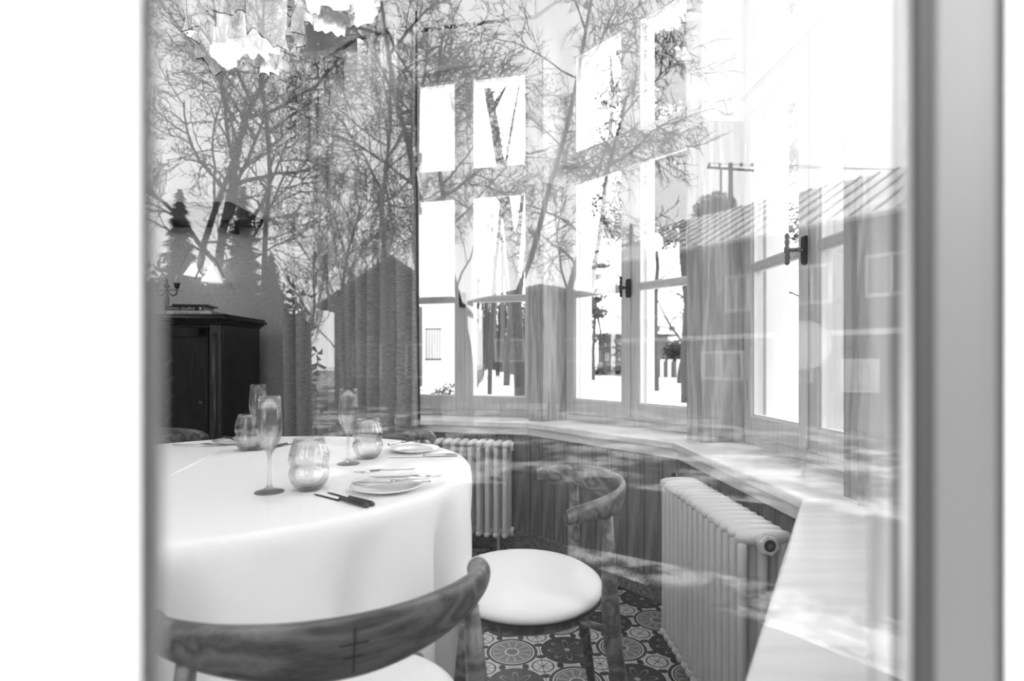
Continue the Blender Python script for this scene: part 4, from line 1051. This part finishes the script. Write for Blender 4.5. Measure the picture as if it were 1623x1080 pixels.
# walker on the path
def walker(p):
    root = thing('person', 'person in dark coat and cap walking away along the snowy path', 'person', p)
    V = [(0, 0, .95), (0, 0, 1.15), (0, 0, 1.36), (0, .01, 1.5), (0, .02, 1.60), (0, .03, 1.7),
         (-.1, 0, .9), (-.11, .12, .5), (-.11, .02, .1), (-.11, .16, .03), (.1, 0, .9), (.11, -.02, .5), (.11, -.24, .14), (.11, -.1, .04),
         (-.2, 0, 1.4), (-.26, -.03, 1.13), (-.25, .08, .9), (-.25, .1, .82), (.2, 0, 1.4), (.26, .02, 1.13), (.25, .14, .92), (.25, .16, .84)]
    E = [(0, 1), (1, 2), (2, 3), (3, 4), (4, 5), (0, 6), (6, 7), (7, 8), (8, 9), (0, 10), (10, 11), (11, 12), (12, 13), (2, 14), (14, 15), (15, 16), (16, 17), (2, 18), (18, 19), (19, 20), (20, 21)]
    Rr = [.17, .16, .17, .06, .09, .07, .11, .075, .05, .045, .11, .075, .05, .045, .08, .06, .045, .04, .08, .06, .045, .04]
    me = bpy.data.meshes.new('body'); me.from_pydata(V, E, []); o = bpy.data.objects.new('body', me); C.objects.link(o); o.parent = root
    md = o.modifiers.new('skin', 'SKIN'); md.use_smooth_shade = True
    for i, r_ in enumerate(Rr): me.skin_vertices[0].data[i].radius = (r_, r_*.8)
    me.skin_vertices[0].data[0].use_root = True
    sub(o, 1); me.materials.append(M['coat'])
    h = MB(); h.lathe([(.0, .12), (.06, .11), (.095, .05), (.1, 0), (.12, -.01)], 14, (0, .03, 1.66)); h.build('cap', M['gasket'], root, smooth=True)
walker(G(789, 43, GND))

# ------------------------------------------------------------------ the garden behind the viewer, mirrored in the near pane
fe = FA[4]; PN = fe.n; PD = (fe.o+fe.n*(.2625+.03)).dot(fe.n)
def RF(p):            # true position of what appears at p in the pane
    p = Vector(p); k = p.dot(PN)-PD; q = p-PN*(2*k); return q
def R(px, z, h=0.0): q = RF(G(px, z)); q.z = h; return q
plane('lawn', [R(-500, 7.9), R(950, 7.6), R(1200, 6.6), R(1900, 4.6), R(1900, 60), R(811, 95), R(-800, 60)], GND-.006, M['lawn'])
plane('lawn_near', [R(-900, 3.0), R(811, 2.2), R(1900, 1.9), R(1900, 4.6), R(1200, 6.6), R(950, 7.6), R(-500, 7.9)], GND-.007, M['grass'])
plane('path', [R(900, 4.75), R(1250, 3.45), R(1650, 2.5), R(1700, 3.0), R(1250, 4.15), R(900, 5.1)], GND-.003, M['trodden'])
def longhouse():
    a = R(1760, 9.9); b = R(975, 19.6); d = (b-a); W_ = d.length; d.normalize(); dn = Vector((-d.y, d.x, 0))
    if dn.dot(a) < 0: dn = -dn
    root = thing('wooden_house', 'long dark board-clad house with snowy seamed roof mirrored in the pane', 'building', (0, 0, 0))
    def bx(mb, x0, x1, y0, y1, z0, z1): mb.box(x0, x1, y0, y1, z0, z1, lambda q: a+d*q.x+dn*q.y+Vector((0, 0, q.z)))
    mb = MB(); bx(mb, 0, W_, 0.03, 7, GND, GND+5.1); mb.build('wall', M['siding'], root)
    nb = 48; pl = MB(); st = W_/nb
    pl.box(.01, st-.01, -.0, .03, 0, 5.05, lambda q: d*q.x+dn*q.y+Vector((0, 0, q.z))); me = pl.mesh('plank', M['siding'])
    rg = random.Random(1)
    for k in range(nb):
        o = bpy.data.objects.new('plank', me); C.objects.link(o); o.parent = root; o.location = a+d*(st*k)+dn*(-.004*rg.random()-.001)+Vector((0, 0, GND))
    P = lambda x, y, z: a+d*x+dn*y+Vector((0, 0, z)); z0 = GND+5.0; z1 = GND+7.1
    rf = MB(); rf.add([P(-.5, -.6, z0), P(W_+.6, -.6, z0), P(W_+.6, 3.6, z1), P(-.5, 3.6, z1), P(-.5, 7.6, z0), P(W_+.6, 7.6, z0)], [(0, 1, 2, 3), (3, 2, 5, 4)])
    o = rf.build('roof', M['roofsnow'], root); md = o.modifiers.new('s', 'SOLIDIFY'); md.thickness = .12
    sm = MB(); sm.tube([Vector((0, 0, 0)), dn*4.2+Vector((0, 0, 2.1))], .035, 6); ms = sm.mesh('seam', M['seam'])
    for k in range(26):
        o = bpy.data.objects.new('roof_seam', ms); C.objects.link(o); o.parent = root; o.location = P(-.3+k*(W_+.6)/26, -.6, z0+.02)
    gt = MB(); gt.tube([P(-.5, -.66, z0-.05), P(W_+.6, -.66, z0-.05)], .06, 8); gt.build('gutter', M['trimwhite'], root)
    bd = MB(); bx(bd, 0, W_, -.05, -.005, GND+2.28, GND+2.42); bd.build('band_board', M['trimwhite'], root)
    bd = MB(); bx(bd, 0, W_, -.06, -.005, GND, GND+.25); bd.build('plinth', M['house_grey'], root)
    def winr(px0, px1, z0_, z1_, light, nm='window'):
        # x along the wall where the mirrored pixel column falls
        def xx(px):
            # intersect virtual ray with virtual wall
            va = G(1760, 9.9); vb = G(975, 19.6); t = (px-CX)/F; dd = (vb-va).normalized()
            s_ = (t*va.y-va.x)/(dd.x-t*dd.y); return s_
        x0, x1 = sorted((xx(px0), xx(px1)))
        wb = MB(); bx(wb, x0, x1, -.05, -.006, z0_, z1_); o = wb.build(nm, M['trimwhite'], root)
        pb = MB(); bx(pb, x0+.09, x1-.09, -.07, -.051, z0_+.09, z1_-.09); pb.build('pane', M['winglass' if not light else 'house_white'], o)
        if not light:
            gb = MB(); xm = (x0+x1)/2; bx(gb, xm-.03, xm+.03, -.085, -.071, z0_+.05, z1_-.05); gb.build('glazing_bar', M['trimwhite'], o)
    winr(1372, 1462, EYE+1.45, EYE+2.45, False); winr(1335, 1395, EYE-.78, EYE+.02, True)
    winr(1112, 1180, EYE-.6, EYE+.25, False); winr(1150, 1190, EYE+1.35, EYE+2.4, False); winr(1015, 1060, EYE+1.35, EYE+2.4, False); winr(1230, 1290, EYE-.6, EYE+.3, False)
    winr(1260, 1320, EYE+1.4, EYE+2.4, False)
longhouse()
def vhouse(name, label, pxa, za, pxb, zb, D_, H_, gable, wallm, wins=(), roofm='roofsnow', kind='gable_front'):
    """house whose mirrored front spans pxa..pxb; gable towards the viewer"""
    a = R(pxa, za); b = R(pxb, zb); d = (b-a); W_ = d.length; d.normalize(); dn = Vector((-d.y, d.x, 0))
    if dn.dot(a) < 0: dn = -dn
    P = lambda x, y, z: a+d*x+dn*y+Vector((0, 0, z))
    root = thing(name, label, 'building', (0, 0, 0)); z0 = GND+H_; z1 = z0+gable
    mb = MB()
    mb.add([P(0, 0, GND), P(W_, 0, GND), P(W_, 0, z0), P(W_/2, 0, z1), P(0, 0, z0), P(0, D_, GND), P(W_, D_, GND), P(W_, D_, z0), P(W_/2, D_, z1), P(0, D_, z0)],
           [(0, 1, 2, 3, 4), (9, 8, 7, 6, 5), (0, 4, 9, 5), (1, 6, 7, 2), (0, 5, 6, 1), (4, 3, 8, 9), (3, 2, 7, 8)])
    mb.build('wall', M[wallm], root)
    rf = MB(); o_ = .5; th_ = .14; sl = gable/(W_/2)
    for (xa, xb) in ((-o_, W_/2), (W_+o_, W_/2)):
        za_ = z0-o_*sl+.03; zb_ = z1+.03
        vs = [P(xa, -o_, za_), P(xb, -o_, zb_), P(xb, D_+o_, zb_), P(xa, D_+o_, za_)]; rf.add(vs+[v+Vector((0, 0, th_)) for v in vs], [(0, 1, 2, 3), (7, 6, 5, 4), (0, 4, 5, 1), (1, 5, 6, 2), (2, 6, 7, 3), (3, 7, 4, 0)])
    rf.build('roof', M[roofm], root)
    for (x0, x1, c, e) in wins:
        wb = MB(); wb.box(x0*W_, x1*W_, -.05, -.005, GND+c, GND+e, lambda q: a+d*q.x+dn*q.y+Vector((0, 0, q.z))); o = wb.build('window', M['trimwhite'], root)
        pb = MB(); pb.box(x0*W_+.08, x1*W_-.08, -.07, -.051, GND+c+.08, GND+e-.08, lambda q: a+d*q.x+dn*q.y+Vector((0, 0, q.z))); pb.build('pane', M['winglass'], o)
    return root
vhouse('gabled_house', 'dark gabled house mirrored faintly over the curtain', 530, 21, 718, 21, 7, 3.9, 1.5, 'house_dim', [(.15, .4, 1.0, 2.3), (.6, .85, 1.0, 2.3)], roofm='seam')
vhouse('garden_shed', 'low dark outbuilding with snowy roof mirrored beside the far window', 765, 22, 960, 21, 6, 3.9, .5, 'siding', [(.1, .35, 1.6, 2.5), (.65, .9, 1.6, 2.5)], roofm='seam')
def viewer_blocker():  # added dark foliage in place of the viewer's body, blocks reflected daylight
    rg = random.Random(12); mb = MB(); core = MB(); root = thing('viewer_standin', 'added black foliage mass in place of the viewer, darkens the pane before the cabinet', 'hedge', (0, 0, 0))
    a = R(-60, 4.4); b = R(462, 4.8); n = 26
    for k in range(n+1):
        p = a.lerp(b, k/n); ht = EYE+.62+.10*math.sin(k*1.3)-(.25 if k > n-2 else 0)
        core.tube([(p.x, p.y, GND), (p.x, p.y, ht-.15), (p.x, p.y, ht-.05)], [.2, .17, .08], 8)
        for z in range(14): clump(mb, Vector((p.x, p.y, GND+(ht-GND)*(z+.5)/14)), .26, 60, rg, .05, 1)
    mb.build('foliage', M['blocker_black'], root, kind='stuff'); core.build('stems', M['blocker_black'], root)
viewer_blocker()
def rtree(px, z, h, r, seed, label, **k): return bare_tree(R(px, z, GND), h, r, seed, label, group='bare trees mirrored in the pane', **k)
rtree(366, 13.5, 8.8, .15, 101, 'spreading bare oak mirrored above the wall shelf', cfg=dict(start=.38, nb=[10, 7, 7, 5], ang=[1.0, .8, .75, .7], len=[.5, .55, .5, .5], rad=[.42, .45, .5, .5], wob=.12))
rtree(262, 11, 9.5, .09, 102, 'bare tree mirrored along the edge of the near casement', cfg=dict(start=.3, nb=[10, 6, 6, 5], len=[.4, .55, .5, .5], wob=.12))
rtree(540, 17, 6.6, .09, 103, 'bushy bare birch mirrored over the curtain', mat='bark_light', cfg=dict(start=.18, nb=[15, 7, 6, 4], ang=[.5, .45, .5, .5], len=[.55, .5, .45, .5], rad=[.3, .4, .5, .5], up=.06, rmin=.0085))
rtree(478, 21, 6.0, .07, 104, 'bare sapling mirrored beside the birch', cfg=dict(start=.25, nb=[11, 6, 6, 3], ang=[.6, .5, .5, .5], len=[.5, .5, .45, .5], up=.05, rmin=.008))
rtree(606, 21, 5.6, .07, 105, 'bare sapling mirrored above the gabled roof', cfg=dict(start=.25, nb=[11, 6, 6, 3], ang=[.6, .5, .5, .5], len=[.5, .5, .45, .5], up=.05, rmin=.008))
rtree(700, 10.5, 12.0, .10, 106, 'great bare tree mirrored in front of the window by the curtain', cfg=dict(start=.40, nb=[13, 8, 7, 6], ang=[1.2, .85, .75, .7], len=[.34, .52, .5, .5], rad=[.42, .45, .5, .5], wob=.10, up=-.01))
rtree(790, 10.5, 11.0, .062, 107, 'leaning bare tree mirrored between the two far windows', lean=(-.02, .06), cfg=dict(start=.45, nb=[12, 8, 7, 6], ang=[1.1, .85, .75, .7], len=[.33, .52, .5, .5], wob=.10, up=-.01))
rtree(868, 13, 8.8, .10, 108, 'drooping bare tree mirrored over the middle window edge', cfg=dict(start=.30, nb=[13, 7, 6, 5], ang=[1.0, .8, .7, .7], len=[.34, .5, .5, .5], up=-.02, rmin=.0085))
rtree(745, 14, 9.6, .09, 109, 'dense bare tree mirrored above the window transom', cfg=dict(start=.35, nb=[13, 7, 6, 5], ang=[1.0, .8, .7, .7], len=[.34, .5, .5, .5], rmin=.0085))
rtree(620, 13, 9.8, .08, 111, 'fine bare crown mirrored high over the curtain', cfg=dict(start=.55, nb=[11, 7, 6, 5], ang=[1.0, .8, .7, .7], len=[.34, .5, .5, .5], rmin=.008))
rtree(420, 12, 10.5, .08, 110, 'high bare crown mirrored round the paper lamp', cfg=dict(start=.62, nb=[9, 6, 6, 4], len=[.34, .5, .5, .5], ang=[1.1, .8, .7, .7], wob=.1))
spruce(R(385, 19, GND), 7.6, 1.7, 1, 'dark spruce mirrored above the wall shelf')
spruce(R(285, 20, GND), 7.9, 1.7, 2, 'dark spruce mirrored above the wall lights')
spruce(R(430, 22, GND), 5.9, 1.6, 3, 'short dark spruce mirrored at the top of the curtain')
spruce(R(1310, 33, GND), 11.4, 1.6, 6, 'dark conifer mirrored behind the snowy roof')
spruce(R(1000, 32, GND), 9.6, 1.4, 7, 'dark conifer mirrored by the handle of the far casement')
def bush(label, p, R_, seed, mat='twig'):
    rg = random.Random(seed); root = thing('bush', label, 'bush', p); mb = MB()
    for _ in range(500):
        v = Vector((rg.gauss(0, 1), rg.gauss(0, 1), abs(rg.gauss(0, 1)))).normalized(); e = v*R_*rg.uniform(.6, 1.05)
        mb.tube([(0, 0, 0), e*.5+Vector((0, 0, R_*.1)), e], [.03, .02, .008], 3, False)
    clump(mb, Vector((0, 0, R_*.45)), R_*.8, 900, rg, .12, .7); mb.build('foliage', M[mat], root, kind='stuff')
    t = MB(); t.tube([(0, 0, -p.z+GND), (0, 0, .2)], [.2, .1], 8); t.build('stem', M['bark'], root)
bush('rounded dark treetop mirrored over the end of the roof', R(1133, 27, EYE+6.8), 1.3, 3)
pine(R(1418, 22, GND), 8.9, .2, 44, 'pine crown mirrored above the snowy roof', .78, cr=1.5, mat='needle', bark='bark', nb=16, cl=80, s=.13)
def pole():
    root = thing('power_pole', 'wooden power pole with crossarm mirrored above the roof', 'pole', R(1158, 26, GND))
    t = MB(); t.tube([(0, 0, 0), (0, 0, EYE-GND+9.2)], [.14, .1], 10); t.build('post', M['bark'], root)
    d = (R(1180, 26)-R(1140, 26)).normalized(); t = MB(); zc = EYE-GND+9.0; t.tube([d*-1.1+Vector((0, 0, zc)), d*1.1+Vector((0, 0, zc-.15))], .06, 6); t.build('crossarm', M['bark'], root)
    t = MB(); t.tube([d*-.45+Vector((0, 0, 0)), d*-.45+Vector((0, 0, zc))], .05, 6); t.build('stay', M['bark'], root)
    for k in (-1, -.5, .5, 1):
        i_ = MB(); i_.lathe([(0, 0), (.05, .02), (.06, .1), (.03, .18), (0, .2)], 10, d*k+Vector((0, 0, zc+.03))); i_.build('insulator', M['gasket'], root)
    wv = MB(); e = R(1900, 24)-R(1158, 26)
    for k in (-1, 1):
        pts = [d*k+Vector((0, 0, zc+.2))+e*(j/10)+Vector((0, 0, -.5*math.sin(PI*j/10)*1.2)) for j in range(11)]; wv.tube(pts, .012, 4)
    wv.build('wires', M['gasket'], root)
pole()
def roundsign():
    p = R(1273, 8, EYE+.20); root = thing('round_sign', 'round white roadside sign mirrored over the oblique window mullion', 'sign', (p.x, p.y, p.z))
    nd = (RF(Vector((0, 0, 0)))-Vector((p.x, p.y, 0))); nd.z = 0; nd.normalize()
    t = MB(); t.tube([Vector((0, 0, 0)), nd*.02], .33, 40); t.build('disc', M['trimwhite'], root)
    t = MB(); s_ = Vector((-nd.y, nd.x, 0)); t.tube([s_*.34*math.cos(a)+Vector((0, 0, .34*math.sin(a)))+nd*.02 for a in [2*PI*k/40 for k in range(41)]], .018, 8); t.build('rim', M['house_white'], root)
    t = MB(); t.tube([nd*-.03+Vector((0, 0, GND-p.z)), nd*-.03+Vector((0, 0, .2))], .03, 10); t.build('post', M['seam'], root)
roundsign()
